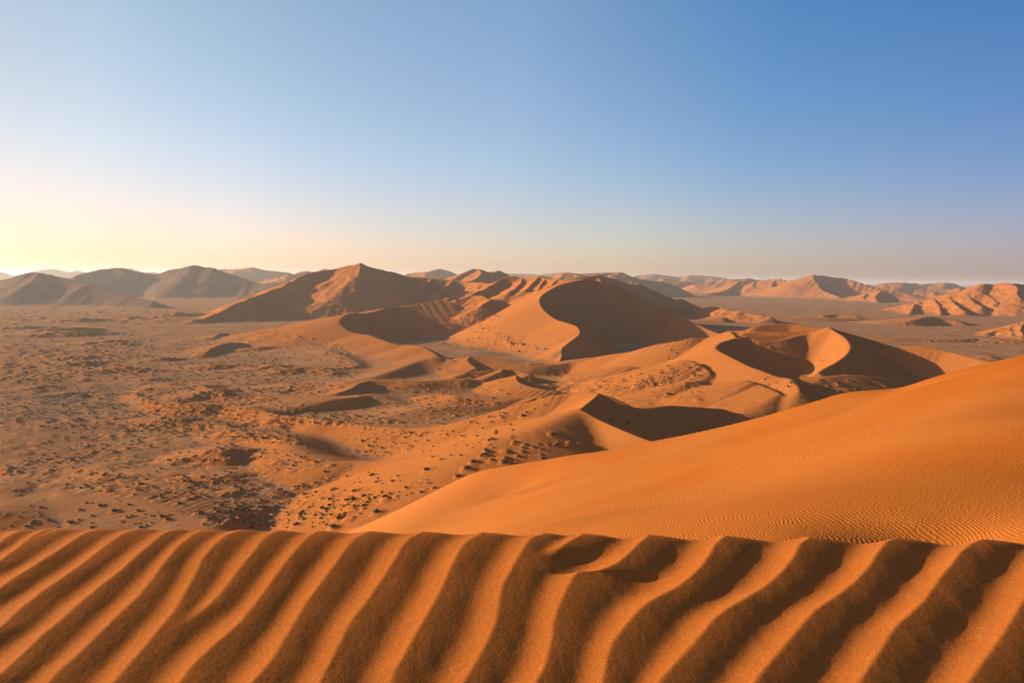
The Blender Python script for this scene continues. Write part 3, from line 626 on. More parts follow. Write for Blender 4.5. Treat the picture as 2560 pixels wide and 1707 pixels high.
# ------------------------------------------------------------------ sand mounds under the tufts and bare hummocks
def add_mound(x, y, R, h, ecc=1.5):
    ax, ay = .96, -.28; R2 = R*ecc
    win = window(x-R2*1.2, x+R2*1.2, y-R2*1.2, y+R2*1.2)
    if win is None: return
    X = GX[win]-x; Y = GY[win]-y
    a = X*ax+Y*ay; b = -X*ay+Y*ax
    a = np.where(a > 0, a/(R*ecc), a/R*1.15)
    q = np.clip(1-(a*a+(b/R)**2), 0, 1)
    Z[win] += (h*q*q*(3-2*q)).astype(np.float32)
for s in shrubs:
    R = s[2]*(1.3 if not s[3] else 1.5)*random.uniform(.8, 1.25)
    mn = .0028*s[1]
    if R < mn*.8: R = mn*.8
    h = (.15 if not s[3] else .26)*s[2]*random.uniform(.7, 1.3)
    add_mound(s[0], s[1], R, h, random.uniform(1.1, 1.8))
for k in range(1700):
    px = random.uniform(0, 900); py = random.uniform(810, 1240)
    if px > 250+(py-700)*1.6: continue
    h = cast(px, py)
    if h is None: continue
    if 700 < px and py > 1060: continue
    R = (1.3+4.5*random.random()**2)*(1 if py > 1000 else 1.5); add_mound(h[0], h[1], R, R*random.uniform(.06, .12), random.uniform(1.3, 3.2))

# ------------------------------------------------------------------ materials
def mat_new(name):
    m = bpy.data.materials.new(name); m.use_nodes = True; n = m.node_tree; n.nodes.clear()
    o = n.nodes.new('ShaderNodeOutputMaterial'); b = n.nodes.new('ShaderNodeBsdfPrincipled'); n.links.new(b.outputs[0], o.inputs[0])
    return m, n, b
def N(n, t, **kw):
    q = n.nodes.new(t)
    for k, v in kw.items(): setattr(q, k, v)
    return q
def noise(n, vec, scale, detail=4, rough=.5, dist=0):
    q = N(n, 'ShaderNodeTexNoise'); q.inputs['Scale'].default_value = scale; q.inputs['Detail'].default_value = detail
    q.inputs['Roughness'].default_value = rough; q.inputs['Distortion'].default_value = dist; n.links.new(vec, q.inputs['Vector']); return q
def ramp(n, fac, stops):
    q = N(n, 'ShaderNodeValToRGB'); e = q.color_ramp.elements
    e[0].position, e[0].color = stops[0][0], (*stops[0][1], 1); e[1].position, e[1].color = stops[1][0], (*stops[1][1], 1)
    for p, c in stops[2:]:
        k = e.new(p); k.color = (*c, 1)
    n.links.new(fac, q.inputs[0]); return q
def mix(n, fac, a, b, mode='MIX'):
    q = N(n, 'ShaderNodeMix', data_type='RGBA', blend_type=mode)
    for s, v in ((0, fac), (6, a), (7, b)):
        if hasattr(v, 'node'): n.links.new(v, q.inputs[s])
        elif isinstance(v, (int, float)): q.inputs[s].default_value = v
        else: q.inputs[s].default_value = (*v, 1)
    return q.outputs[2]
NEAR = (.44, .120, .022); DUNE = (.43, .130, .032)
sand, n, b = mat_new('sand')
geo = N(n, 'ShaderNodeNewGeometry'); pos = geo.outputs['Position']
at = N(n, 'ShaderNodeAttribute', attribute_name='kind_of_sand')      # r: near sand, g: plain, b: scrub/crust
sep = N(n, 'ShaderNodeSeparateColor'); n.links.new(at.outputs['Color'], sep.inputs[0])
c1 = mix(n, sep.outputs[0], DUNE, NEAR)
nf = noise(n, pos, .02, 6, .6); nf2 = noise(n, pos, .12, 5, .6)
fcol = ramp(n, nf.outputs[0], [(.35, (.28, .120, .054)), (.62, (.41, .175, .078))])
c2 = mix(n, sep.outputs[1], c1, fcol.outputs[0])
crust = ramp(n, nf2.outputs[0], [(.38, (.16, .078, .028)), (.6, (.33, .165, .10))])
c3 = mix(n, sep.outputs[2], c2, crust.outputs[0])
nv = noise(n, pos, .35, 5, .6)
var = ramp(n, nv.outputs[0], [(.3, (.93, .93, .93)), (.7, (1.05, 1.05, 1.05))])
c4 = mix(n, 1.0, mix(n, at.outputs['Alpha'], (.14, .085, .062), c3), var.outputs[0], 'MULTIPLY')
n.links.new(c4, b.inputs['Base Color'])
b.inputs['Roughness'].default_value = .9; b.inputs['Specular IOR Level'].default_value = .0
bump1 = N(n, 'ShaderNodeBump'); bump1.inputs['Strength'].default_value = .6; bump1.inputs['Distance'].default_value = .45
nb = noise(n, pos, .45, 7, .7); n.links.new(nb.outputs[0], bump1.inputs['Height'])
n.links.new(bump1.outputs[0], b.inputs['Normal'])

flank, n, b = mat_new('rippled_sand')
geo = N(n, 'ShaderNodeNewGeometry'); pos = geo.outputs['Position']
big = noise(n, pos, .03, 3, .5)
fc0 = ramp(n, big.outputs[0], [(.35, (.38, .096, .014)), (.65, (.42, .122, .025))])
sx = N(n, 'ShaderNodeSeparateXYZ'); n.links.new(pos, sx.inputs[0])
mx_ = N(n, 'ShaderNodeMapRange', interpolation_type='SMOOTHSTEP'); mx_.inputs['From Min'].default_value = -70; mx_.inputs['From Max'].default_value = 45; n.links.new(sx.outputs[0], mx_.inputs[0])
class _O: outputs = [mix(n, mx_.outputs[0], (.44, .146, .040), fc0.outputs[0])]
fc = _O
nv = noise(n, pos, 2.0, 6, .7)
var = ramp(n, nv.outputs[0], [(.3, (.93, .93, .93)), (.7, (1.05, 1.05, 1.05))])
n.links.new(mix(n, 1.0, fc.outputs[0], var.outputs[0], 'MULTIPLY'), b.inputs['Base Color'])
b.inputs['Roughness'].default_value = .9; b.inputs['Specular IOR Level'].default_value = .0
wn = noise(n, pos, .06, 3, .55); vm = N(n, 'ShaderNodeVectorMath', operation='MULTIPLY_ADD')
wn2 = noise(n, pos, .5, 3, .5)
n.links.new(wn.outputs['Color'], vm.inputs[0]); vm.inputs[1].default_value = (9, 5, 0); n.links.new(pos, vm.inputs[2])
vm2 = N(n, 'ShaderNodeVectorMath', operation='MULTIPLY_ADD')
n.links.new(wn2.outputs['Color'], vm2.inputs[0]); vm2.inputs[1].default_value = (.35, .35, 0); n.links.new(vm.outputs[0], vm2.inputs[2])
def wave(scale):
    q = N(n, 'ShaderNodeTexWave', wave_type='BANDS', bands_direction='X', wave_profile='SIN'); q.inputs['Scale'].default_value = scale
    q.inputs['Distortion'].default_value = .6; q.inputs['Detail'].default_value = 1; n.links.new(vm2.outputs[0], q.inputs['Vector']); return q
w1 = wave(1.45); w2 = wave(.62)
sx = N(n, 'ShaderNodeSeparateXYZ'); n.links.new(pos, sx.inputs[0])
mr = N(n, 'ShaderNodeMapRange'); mr.inputs['From Min'].default_value = 48; mr.inputs['From Max'].default_value = 78; n.links.new(sx.outputs[1], mr.inputs[0])
bp = N(n, 'ShaderNodeBump'); bp.inputs['Strength'].default_value = .5; bp.inputs['Distance'].default_value = .034
pat = noise(n, pos, .045, 3, .5); pr = ramp(n, pat.outputs[0], [(.36, (.10, .10, .10)), (.60, (.46, .46, .46))]); n.links.new(pr.outputs[0], bp.inputs['Strength'])
n.links.new(w1.outputs['Fac'], bp.inputs['Height'])
bq = N(n, 'ShaderNodeBump'); bq.inputs['Strength'].default_value = .28; bq.inputs['Distance'].default_value = .07
n.links.new(w2.outputs['Fac'], bq.inputs['Height'])
mx = N(n, 'ShaderNodeMix', data_type='VECTOR'); n.links.new(mr.outputs[0], mx.inputs[0]); n.links.new(bp.outputs[0], mx.inputs[4]); n.links.new(bq.outputs[0], mx.inputs[5])
n.links.new(mx.outputs[1], b.inputs['Normal'])

fore, n, b = mat_new('coarse_sand')
geo = N(n, 'ShaderNodeNewGeometry'); pos = geo.outputs['Position']
gr = noise(n, pos, 170, 2, .7); g2 = noise(n, pos, 55, 4, .65)
fc = ramp(n, gr.outputs[0], [(.22, (.36, .084, .012)), (.5, (.46, .114, .018)), (.82, (.66, .21, .050))])
var = ramp(n, g2.outputs[0], [(.3, (.90, .90, .90)), (.7, (1.07, 1.07, 1.07))])
n.links.new(mix(n, 1.0, fc.outputs[0], var.outputs[0], 'MULTIPLY'), b.inputs['Base Color'])
b.inputs['Roughness'].default_value = .85; b.inputs['Specular IOR Level'].default_value = .03
b1 = N(n, 'ShaderNodeBump'); b1.inputs['Strength'].default_value = .38; b1.inputs['Distance'].default_value = .004; n.links.new(g2.outputs[0], b1.inputs['Height'])
b2 = N(n, 'ShaderNodeBump'); b2.inputs['Strength'].default_value = .25; b2.inputs['Distance'].default_value = .0015; n.links.new(gr.outputs[0], b2.inputs['Height'])
n.links.new(b1.outputs[0], b2.inputs['Normal']); n.links.new(b2.outputs[0], b.inputs['Normal'])

def leafmat(name, a, c):
    m, n, b = mat_new(name)
    geo = N(n, 'ShaderNodeNewGeometry'); q = noise(n, geo.outputs['Position'], 1.7, 4, .6)
    r = ramp(n, q.outputs[0], [(.35, a), (.65, c)]); n.links.new(r.outputs[0], b.inputs['Base Color'])
    b.inputs['Roughness'].default_value = .8; b.inputs['Specular IOR Level'].default_value = .2
    return m
LM = [leafmat('olive_scrub', (.08, .062, .022), (.17, .12, .045)), leafmat('dry_scrub', (.11, .06, .024), (.23, .13, .055)), leafmat('green_scrub', (.06, .06, .012), (.16, .14, .025))]

# ------------------------------------------------------------------ terrain meshes
# normals of the whole height field, shared by its pieces
P3 = np.stack([GX, GY, Z], -1).astype(np.float64)
du = np.gradient(P3, axis=1); dv = np.gradient(P3, axis=0)
NN = np.cross(du, dv); NN /= np.linalg.norm(NN, axis=-1, keepdims=True); del du, dv
nearm = (owner == FL).astype(np.float32)
zr = Z-ZB*.0
slope = np.sqrt(np.clip(1-NN[..., 2]**2, 0, 1))/NN[..., 2]
plain = (1-sstep(1.5, 14, Z))*(1-sstep(.10, .30, slope))
fade = sstep(1500, 3500, GY)
plain = np.maximum(plain*(.35+.65*(1-sstep(-.35, .25, GX/GY)*(1-sstep(700, 900, GY)))), fade*.15)
def blob(pxs, sx, sy):
    o = 0
    for px, py in pxs:
        h = cast(px, py)
        if h: o = o+np.exp(-(((GX-h[0])/sx)**2+((GY-h[1])/sy)**2))
    return np.clip(o, 0, 1)
cr = blob([(60, 1000), (150, 1010), (20, 1030), (230, 985)], 60, 45)*.9
cr = np.maximum(cr, blob([z2(900, 632), z2(1050, 640), z2(1200, 650), z2(1330, 680)], 35, 14)*.9)
cr = np.maximum(cr, blob([z5(80, 230), z5(200, 200), z5(300, 170)], 25, 14)*.8)
cr *= sstep(-.15, .15, fbm(GX/14, GY/14, 44, 4)+.05)
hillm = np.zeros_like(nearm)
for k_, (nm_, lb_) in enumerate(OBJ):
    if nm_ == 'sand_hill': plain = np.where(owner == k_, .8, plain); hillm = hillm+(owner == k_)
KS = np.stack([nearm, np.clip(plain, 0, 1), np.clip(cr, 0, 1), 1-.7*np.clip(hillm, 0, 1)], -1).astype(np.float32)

def build_grid(name, mask_faces, material):
    i, j = np.nonzero(mask_faces)
    a = i*NC+j; q = np.stack([a, a+1, a+NC+1, a+NC], -1)
    vid, inv = np.unique(q.ravel(), return_inverse=True)
    me = bpy.data.meshes.new(name); nv_, nf_ = len(vid), len(q)
    me.vertices.add(nv_); me.vertices.foreach_set('co', P3.reshape(-1, 3)[vid].astype(np.float32).ravel())
    me.loops.add(nf_*4); me.loops.foreach_set('vertex_index', inv.astype(np.int32).ravel())
    me.polygons.add(nf_); me.polygons.foreach_set('loop_start', np.arange(0, nf_*4, 4, dtype=np.int32)); me.polygons.foreach_set('loop_total', np.full(nf_, 4, np.int32))
    me.update(calc_edges=True)
    me.polygons.foreach_set('use_smooth', np.ones(nf_, bool))
    ca = me.color_attributes.new('kind_of_sand', 'FLOAT_COLOR', 'POINT'); ca.data.foreach_set('color', KS.reshape(-1, 4)[vid].ravel())
    me.normals_split_custom_set_from_vertices(NN.reshape(-1, 3)[vid].astype(np.float32))
    me.materials.append(material)
    o = bpy.data.objects.new(name, me); C.objects.link(o); return o
fo = owner[:-1, :-1]
for k, (nm, lab) in enumerate(OBJ):
    mk = fo == k
    if mk.sum() < 12: continue
    o = build_grid(nm, mk, flank if k == FL else sand)
    tag(o, lab, 'desert' if k == 0 else 'dune', None, 'structure')

# ------------------------------------------------------------------ the rippled crest at the camera's feet
def f_pts(x0, pts): return [(x0+a/3.92, 1307+b/3.92) for a, b in pts]
CR = [
 f_pts(0, [(0, 185), (60, 130), (120, 90), (190, 58)]),
 f_pts(0, [(0, 375), (80, 310), (180, 240), (260, 165), (320, 120), (380, 80), (430, 58)]),
 f_pts(0, [(0, 640), (130, 545), (300, 445), (400, 380), (560, 280), (700, 190), (800, 120), (880, 80), (950, 58)]),
 f_pts(0, [(0, 1025), (200, 840), (400, 680), (600, 545), (800, 405), (950, 290), (1100, 180), (1230, 95), (1330, 60)]),
 f_pts(0, [(0, 1480), (200, 1300), (400, 1110), (600, 950), (800, 770), (1000, 600), (1200, 450), (1350, 320), (1500, 190), (1620, 95), (1720, 58)]),
 f_pts(0, [(460, 1568), (600, 1420), (800, 1250), (1000, 1060), (1200, 860), (1350, 720), (1500, 540), (1600, 400), (1750, 230), (1880, 120), (1970, 70)]),
 f_pts(0, [(1100, 1568), (1200, 1450), (1400, 1230), (1550, 1050), (1700, 870), (1800, 700), (1900, 520), (1980, 360), (2100, 220), (2200, 130), (2330, 72)]),
 f_pts(500, [(-200, 1568), (-100, 1420), (0, 1320), (150, 1180), (300, 1060), (400, 970), (500, 840), (620, 680), (740, 510), (850, 370), (970, 230), (1050, 140), (1140, 80)]),
 f_pts(500, [(500, 1568), (600, 1460), (720, 1320), (820, 1150), (940, 940), (1050, 760), (1200, 560), (1330, 390), (1440, 240), (1520, 150), (1640, 85)]),
 f_pts(500, [(1170, 1568), (1240, 1420), (1330, 1250), (1430, 1050), (1500, 930), (1640, 750), (1780, 550), (1900, 370), (1990, 220), (2060, 150), (2170, 95)]),
 f_pts(1000, [(-90, 1568), (-60, 1440), (40, 1290), (120, 1150), (230, 960), (350, 760), (430, 600), (490, 450), (560, 320), (620, 220), (680, 165), (790, 108)]),
 f_pts(1000, [(610, 1568), (700, 1430), (800, 1260), (880, 1110), (940, 970), (960, 850), (980, 720), (1010, 600), (1080, 480), (1160, 330), (1240, 200), (1300, 140), (1400, 108)]),
 f_pts(1000, [(1320, 1568), (1410, 1410), (1460, 1250), (1490, 1100), (1510, 950), (1550, 830), (1620, 680), (1700, 530), (1760, 480), (1950, 462), (2040, 440), (2150, 380), (2240, 300), (2340, 200), (2430, 125)]),
 f_pts(1500, [(15, 1568), (50, 1440), (80, 1290), (120, 1180), (230, 1030), (350, 890), (450, 800), (600, 710), (760, 630), (880, 540), (1000, 420), (1080, 300), (1130, 200), (1220, 128)]),
 f_pts(1500, [(570, 1568), (640, 1480), (750, 1360), (900, 1200), (1040, 1040), (1130, 930), (1250, 840), (1450, 720), (1650, 590), (1800, 450), (1900, 320), (1960, 200), (2050, 128)]),
 f_pts(1960, [(-303, 1568), (-203, 1440), (-83, 1300), (0, 1200), (80, 1110), (200, 960), (320, 830), (500, 710), (700, 560), (830, 420), (920, 280), (1000, 180), (1120, 113)]),
 f_pts(1960, [(720, 1568), (830, 1400), (940, 1240), (1010, 1120), (1100, 990), (1250, 860), (1370, 750), (1450, 630), (1530, 520), (1650, 380), (1730, 270), (1830, 190), (1980, 112)]),
 f_pts(1960, [(1780, 1568), (1900, 1400), (2030, 1230), (2150, 1060), (2250, 900), (2352, 740), (2450, 560), (2560, 380), (2680, 220), (2880, 112)]),
]
PART = [  # crests that die out: points and the photo row where they fade (lower end)
 (f_pts(0, [(60, 330), (180, 255), (300, 190), (380, 150), (450, 105), (560, 60)]), 1307+250/3.92, 1307+110/3.92, .7),
 (f_pts(500, [(-400, 1200), (-260, 1070), (-180, 1000), (-80, 930), (0, 870), (100, 790), (200, 690), (320, 530), (430, 390), (520, 290), (600, 190), (660, 130), (740, 80)]), 1307+1060/3.92, 1307+800/3.92, 1),
 (f_pts(1000, [(1380, 420), (1440, 340), (1500, 290), (1560, 250), (1680, 170), (1780, 118)]), 1307+330/3.92, 1307+220/3.92, 1),
]
YB = 3.25; RISE = .12
bz0 = ray(1280, 1328)[1]*YB                      # brink height relative to the camera
def zbase(y):
    t = YB-y
    near_ = bz0-RISE*np.clip(t, 0, 2.4)-.10*np.clip(t-2.4, 0, None)
    far_ = bz0-.60*np.clip(-t, 0, None)
    z = np.where(t > 0, near_, far_)
    return z
def to_ground(px, py):
    a, b = ray(px, py)
    # intersect with z = bz0 - RISE*(YB-y):   b*y = bz0-RISE*YB+RISE*y
    y = (bz0-RISE*YB)/(b-RISE); y = min(y, YB+.02); return a*y, y
def line_fn(pts):
    q = sorted([to_ground(*p)[::-1] for p in pts]); ys = np.array([p[0] for p in q]); xs = np.array([p[1] for p in q])
    s0 = .26; 
    def f(y):
        o = np.interp(y, ys, xs); o = np.where(y < ys[0], xs[0]-(ys[0]-y)*s0*1.0, o); return o
    return f
lines = [line_fn(p) for p in CR]
f0, fN = lines[0], lines[-1]
# c0 only crosses the corner: give it the run of its neighbour farther down
def shift(f, d): return lambda y: f(y)+d
l2, l1 = lines[2], lines[1]
yb0 = to_ground(0, 1307+185/3.92)[1]; yb1 = to_ground(0, 1307+375/3.92)[1]; yb2 = to_ground(0, 1307+640/3.92)[1]; yb3 = to_ground(0, 1307+1025/3.92)[1]
yb4 = to_ground(0, 1307+1480/3.92)[1]
def ext(f, yb, s=.62):
    xb = float(f(yb)); return lambda y: np.where(y < yb, xb-(yb-y)*s, f(y))
for q, yb in ((0, yb0), (1, yb1), (2, yb2), (3, yb3), (4, yb4)): lines[q] = ext(lines[q], yb, .75 if q < 3 else .6)
Lf, Rf = lines[0], lines[-1]
lines = [shift(Lf, -.27*k-.02*((k*7) % 3)) for k in range(38, 0, -1)]+lines+[shift(Rf, .36*k+.03*((k*5) % 3)) for k in range(1, 32)]
part = [(line_fn(p), to_ground(1280, a)[1], to_ground(1280, b)[1], w_) for p, a, b, w_ in PART]
# cross profile of one ripple: sharp crest, long shaded side, short lit side
sg = np.linspace(0, 1, 400)
g = -.16-.16*sstep(0, .50, sg); up = sstep(.44, .78, sg); g = g*(1-up)+(.15+.55*sg**3)*up
pos_ = g > 0; g[pos_] *= -g[~pos_].sum()/g[pos_].sum()
Gp = np.concatenate([[0], np.cumsum((g[1:]+g[:-1])/2)])/399; Gp -= sg*Gp[-1]
def prof(x, xs):
    k = np.clip(np.searchsorted(xs, x)-1, 0, len(xs)-2); lam = xs[k+1]-xs[k]; s = (x-xs[k])/lam
    return lam*np.interp(s, sg, Gp)
def geo_out(a, b, n, p=1.6): t = np.linspace(0, 1, n)**p; return a+(b-a)*t
fx = np.arange(-3.0, 3.0001, .0048)
FX = np.concatenate([geo_out(-3.0, -16, 90)[::-1][:-1], fx, geo_out(3.0, 16, 90)[1:]])
FY = np.concatenate([geo_out(2.2, -5, 120)[::-1][:-1], np.arange(2.2, YB-.06, .0042), np.arange(YB-.06, YB+.06, .002), geo_out(YB+.06, 16, 110, 1.8)])
FX = FX.astype(float); nfy, nfx = len(FY), len(FX)
XX, YY = np.meshgrid(FX, FY)
H = np.zeros_like(XX)
LINES = np.array([f(FY) for f in lines])
for i, y in enumerate(FY):
    xs = np.sort(LINES[:, i]); h = prof(FX, xs)
    hb = h.copy()
    for f, ya, ybb, w_ in part:
        a = w_*float(sstep(ya, ybb, y))
        if a > 0 and y < YB+.2: h = h+a*(prof(FX, np.sort(np.append(xs, float(f(y)))))-hb)
    H[i] = h
# round the crests very slightly
ker = np.array([1, 2, 3, 2, 1.])/9
Hs = H.copy(); fine = (FX > -3) & (FX < 3)
Hf = H[:, fine]; Hf = np.apply_along_axis(lambda r: np.convolve(np.pad(r, 2, 'edge'), ker, 'valid'), 1, Hf); Hs[:, fine] = Hf
# smooth along the ripples
k2 = np.array([1, 3, 5, 6, 5, 3, 1.]); k2 /= k2.sum(); m0 = (FY > 2.2) & (FY < YB-.06)
seg = Hs[m0]; pad = np.pad(seg, ((3, 3), (0, 0)), 'edge'); Hs[m0] = sum(k2[q]*pad[q:q+seg.shape[0]] for q in range(7))
amp = (.72+.28*sstep(YB-.02, YB-.30, YY))*(1-sstep(YB, YB+.35, YY))*(1-.6*sstep(1.4, .2, YY))
AMP = (.49+.05*sstep(-2.4, 1.6, XX))*(1+.34*sstep(-.2, .6, XX)*sstep(YB-.42, YB-.10, YY))
lift = .06*Hs.min()
yc = YB
# brink softened a little
def soft(y):
    t = y-YB; r_ = .035
    m = .5*(t+np.sqrt(t*t+r_*r_))            # soft positive part
    mm = t-m                                  # soft negative part
    base_ = bz0-RISE*np.clip(-mm, 0, 2.4)-.10*np.clip(-mm-2.4, 0, None)-.60*np.clip(m, 0, None)
    return base_
ZZ = CAMZ+soft(YY)+Hs*amp*AMP+fbm(XX*1.1, YY*1.1, 8, 3)*.012+fbm(XX*9, YY*5, 9, 3)*.0014
ZZ -= .6*sstep(10, 16, np.abs(XX))+.0
ZZ -= .5*sstep(5.5, 9, YY)*0
q = (np.arange(nfy-1)[:, None]*nfx+np.arange(nfx-1)[None]).ravel(); fq = np.stack([q, q+1, q+nfx+1, q+nfx], -1).astype(np.int32)
me = bpy.data.meshes.new('rippled_crest'); me.vertices.add(nfy*nfx)
me.vertices.foreach_set('co', np.stack([XX, YY, ZZ], -1).astype(np.float32).ravel())
me.loops.add(len(fq)*4); me.loops.foreach_set('vertex_index', fq.ravel())
me.polygons.add(len(fq)); me.polygons.foreach_set('loop_start', np.arange(0, len(fq)*4, 4, dtype=np.int32)); me.polygons.foreach_set('loop_total', np.full(len(fq), 4, np.int32))
me.update(calc_edges=True); me.polygons.foreach_set('use_smooth', np.ones(len(fq), bool)); me.materials.append(fore)
o = bpy.data.objects.new('rippled_crest', me); C.objects.link(o); tag(o, 'near dune crest of orange sand covered in bold wind ripples', 'dune', None, 'structure')
print('fore', nfy*nfx)

# ------------------------------------------------------------------ shrubs
def shrub_mesh(seed, blades, m, low=False):
    r = random.Random(seed); V = []; Fc = []
    lobes = [(r.uniform(-.25, .25), r.uniform(-.25, .25), r.uniform(.25, .42), r.uniform(.3, .5)) for _ in range(5)]
    for k in range(blades):
        lx, ly, lr, lh = r.choice(lobes)
        th = r.uniform(0, 2*pi); ph = r.uniform(0, .5*pi)
        d = Vector((cos(th)*cos(ph), sin(th)*cos(ph), sin(ph)+.05))
        c = Vector((lx, ly, 0))+Vector((d.x*lr, d.y*lr, d.z*lh))*r.uniform(.55, 1.05)
        up = (d+Vector((r.uniform(-.5, .5), r.uniform(-.5, .5), r.uniform(.2, 1.0)))).normalized()
        sd_ = up.cross(Vector((r.uniform(-1, 1), r.uniform(-1, 1), r.uniform(-1, 1)))).normalized()
        ln = r.uniform(.09, .2)*(2.0 if low else 1); wd = ln*r.uniform(.3, .6)
        i0 = len(V); V += [c-sd_*wd-up*ln*.4, c+sd_*wd-up*ln*.4, c+up*ln]; Fc.append((i0, i0+1, i0+2))
    # woody core
    for (lx, ly, lr, lh) in lobes:
        nseg = 7; rings = [(1.0, 0), (.8, .45), (.4, .8)]; i0 = len(V)
        for rr, hh in rings:
            for q_ in range(nseg):
                a_ = 2*pi*q_/nseg+hh; jit = r.uniform(.75, 1.1)
                V.append(Vector((lx+cos(a_)*lr*rr*.85*jit, ly+sin(a_)*lr*rr*.85*jit, hh*lh*r.uniform(.8, 1.1)-(.12 if hh == 0 else 0))))
        V.append(Vector((lx, ly, lh*.9))); top = len(V)-1
        for s_ in range(2):
            for q_ in range(nseg):
                a0 = i0+s_*nseg+q_; a1 = i0+s_*nseg+(q_+1) % nseg; Fc.append((a0, a1, a1+nseg, a0+nseg))
        for q_ in range(nseg): Fc.append((i0+2*nseg+q_, i0+2*nseg+(q_+1) % nseg, top))
    return V, Fc
def mk(name, V, Fc, m):
    me = bpy.data.meshes.new(name); me.from_pydata([tuple(v) for v in V], [], Fc); me.materials.append(m); return me
VAR = []
for mi, m in enumerate(LM):
    for s_ in range(4):
        V, Fc = shrub_mesh(mi*10+s_, 170, m); VAR.append((mi, mk('desert_shrub', V, Fc, m)))
tuft = [s for s in shrubs if not s[3]]
tuft.sort(key=lambda s: (0 if isinstance(s[4], str) else 1, -s[2]/s[1]))
IND = 295
ANCH = [(px, py, lab) for (px, py), _, lab in NOTE]
def short(lab):
    for w_ in (' with ', ' nearest ', ' touching ', ' half ', ' just ', ' peeping ', ' rising '):
        if w_ in lab: lab = lab.split(w_)[0]
    return lab
used = set(); pend = []
for s in tuft[:IND]:
    x, y, size, _, reg, px, py = s; z = zat(x, y)
    named = isinstance(reg, str)
    if named: mi = 2 if ('green' in reg and 'dark green' not in reg) else (1 if ('brown' in reg or 'pale' in reg) else 0)
    else: mi = random.choices([0, 1, 2], [.42, .52, .06])[0]
    var_ = random.choice([v for v in VAR if v[0] == mi])
    o = bpy.data.objects.new('desert_shrub', var_[1]); C.objects.link(o)
    o.location = (x, y, z-.03*size); o.rotation_euler = (0, 0, random.uniform(0, 6.28)); o.scale = (size*1.15, size*random.uniform(.85, 1.15), size*random.uniform(.6, .85))
    if named: tag(o, reg, 'shrub', 'larger bushes dotted over the sand'); used.add(reg); continue
    kind = ['dark olive', 'dry brown', 'yellow-green'][mi]
    where = REG[reg][4]; lab = None
    bulk = 'tiny' if size < 1.15 else ('small' if size < 1.4 else ('middling' if size < 1.75 else 'broad'))
    near_ = sorted(ANCH, key=lambda a: (a[0]-px)**2+4*(a[1]-py)**2)[:5]
    for ax_, ay_, al in near_:
        dx_, dy_ = px-ax_, py-ay_; dd = math.hypot(dx_, 2*dy_)
        hor = 'left' if dx_ < 0 else 'right'; ver = 'above' if dy_ < 0 else 'below'; q_ = abs(dy_)/(abs(dx_)+1e-6)
        rel = f'{hor} of' if q_ < .12 else (f'{hor} and slightly {ver}' if q_ < .35 else (f'{ver} and {hor} of' if q_ < .9 else ver))
        far_ = 'close ' if dd < 28 else ('just ' if dd < 60 else ('a little ' if dd < 100 else ('some way ' if dd < 160 else 'well ')))
        cand = f'{bulk} {kind} tuft {far_}{rel} the {short(al)}'
        if len(cand.split()) <= 16 and cand not in used: lab = cand; break
    if lab is None: pend.append((o, bulk, kind, reg, px)); tag(o, f'{bulk} {kind} tuft {where}', 'shrub', 'scattered desert tufts '+where); continue
    used.add(lab)
    tag(o, lab, 'shrub', 'scattered desert tufts '+where)
ORD = ['leftmost', 'second', 'third', 'fourth', 'fifth', 'sixth', 'seventh', 'eighth', 'ninth', 'tenth', 'eleventh', 'twelfth', 'thirteenth', 'fourteenth', 'fifteenth', 'sixteenth', 'seventeenth', 'eighteenth', 'nineteenth', 'twentieth', 'twenty-first', 'twenty-second', 'twenty-third', 'twenty-fourth', 'twenty-fifth', 'twenty-sixth', 'twenty-seventh', 'twenty-eighth', 'twenty-ninth', 'thirtieth']
SHORT = {0: 'unclaimed on the sandy floor beside the orange flank', 1: 'on the pale sand beyond the crest', 2: 'in the bushy hollow', 3: 'on the slope above the flank brink', 4: 'on the hummocky left plain', 5: 'below the star dune', 13: 'in the shaded hollow', 14: 'on the near face of the apex dune', 15: 'on the bright face of the apex dune'}
SHORT[0] = 'on the floor beside the orange flank'
pg = {}
for p_ in pend: pg.setdefault((p_[1], p_[2], p_[3]), []).append(p_)
for (bulk, kind, reg), lst in pg.items():
    lst.sort(key=lambda q: q[4])
    for k_, q in enumerate(lst):
        if len(lst) > 1 and k_ < len(ORD):
            lb_ = (f'{ORD[k_]} ' if k_ == 0 else f'{ORD[k_]} from left ')+f'{bulk} {kind} tuft '+SHORT.get(reg, REG[reg][4])
            if len(lb_.split()) > 16: lb_ = lb_.replace('at bottom left', '').replace(' of the photo', '').strip()
            q[0]['label'] = ' '.join(lb_.split()[:16])
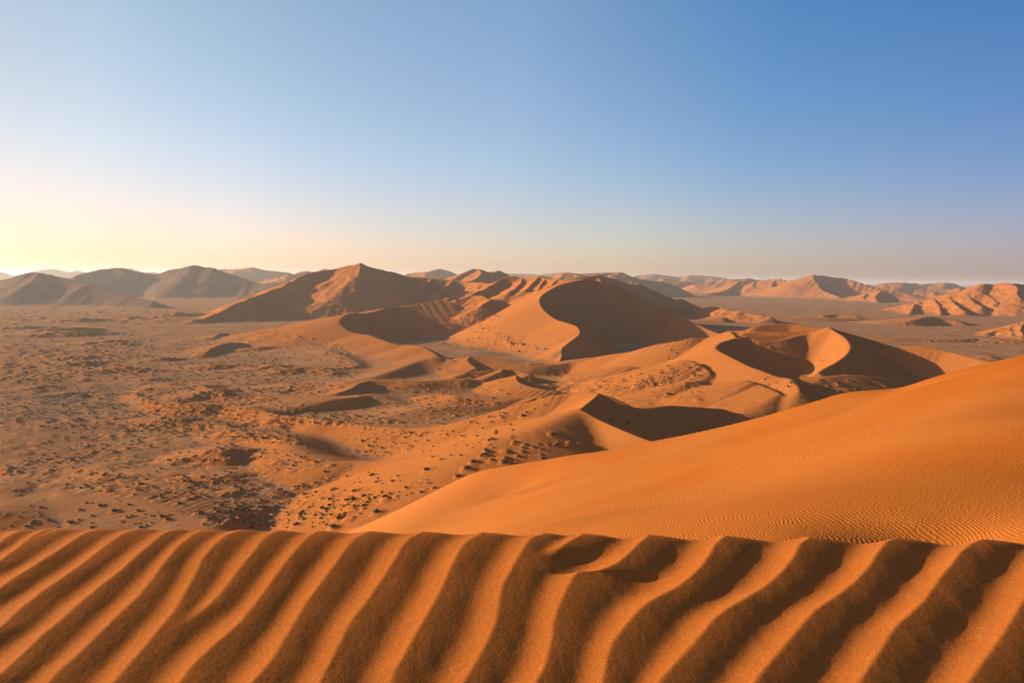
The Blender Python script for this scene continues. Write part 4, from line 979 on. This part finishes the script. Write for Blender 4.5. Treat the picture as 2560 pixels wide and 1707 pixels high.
# the rest: thousands of tufts nobody could count
V_, F_ = [], []; mats = []; off = 0
lows = []
for s_ in range(6):
    V, Fc = shrub_mesh(100+s_, 26, None, True); V = np.array([tuple(v) for v in V]); lows.append((V, Fc))
rest = tuft[IND:]
allv = []; loops = []; lt = []; mi_ = []
for s in rest:
    x, y, size, _, reg, px, py = s; z = zat(x, y)
    V, Fc = lows[random.randrange(6)]
    a = random.uniform(0, 6.28); ca, sa = cos(a), sin(a); sz = size*random.uniform(.8, 1.1)
    allv.append(np.c_[(V[:, 0]*ca-V[:, 1]*sa)*sz*1.1+x, (V[:, 0]*sa+V[:, 1]*ca)*sz+y, V[:, 2]*sz*.8+z-.04*sz])
    m_ = random.choices([0, 1, 2], [.30, .67, .03])[0]
    for f in Fc: loops.extend([v+off for v in f]); lt.append(len(f)); mi_.append(m_)
    off += len(V)
me = bpy.data.meshes.new('scrub'); AV = np.concatenate(allv); me.vertices.add(len(AV)); me.vertices.foreach_set('co', AV.astype(np.float32).ravel())
me.loops.add(len(loops)); me.loops.foreach_set('vertex_index', np.array(loops, np.int32)); me.polygons.add(len(lt))
lt = np.array(lt, np.int32); me.polygons.foreach_set('loop_start', np.concatenate([[0], np.cumsum(lt)[:-1]]).astype(np.int32)); me.polygons.foreach_set('loop_total', lt)
for m in LM: me.materials.append(m)
me.polygons.foreach_set('material_index', np.array(mi_, np.int32)); me.update(calc_edges=True)
o = bpy.data.objects.new('scrub', me); C.objects.link(o); tag(o, 'countless tiny tufts of dry scrub speckling the plain', 'scrub', None, 'stuff')
print('scrub faces', len(lt))

# ------------------------------------------------------------------ haze
HZ = 0.00005
bpy.ops.mesh.primitive_cube_add(size=1)
h = bpy.context.active_object; h.name = 'haze'; h.data.name = 'haze'
zlo, zhi = float(Z.min())-1.5, max(float(Z.max()), CAMZ)+30
h.scale = (300000, 120000, zhi-zlo); h.location = (0, 40000, (zlo+zhi)/2)
m = bpy.data.materials.new('haze'); m.use_nodes = True; n = m.node_tree; n.nodes.clear()
oo = n.nodes.new('ShaderNodeOutputMaterial'); pv = n.nodes.new('ShaderNodeVolumePrincipled'); n.links.new(pv.outputs[0], oo.inputs['Volume'])
pv.inputs['Color'].default_value = (.92, .86, .86, 1); pv.inputs['Density'].default_value = HZ; pv.inputs['Anisotropy'].default_value = .35
h.data.materials.append(m); tag(h, 'thin pale haze veiling the far dunes', 'haze', None, 'stuff')
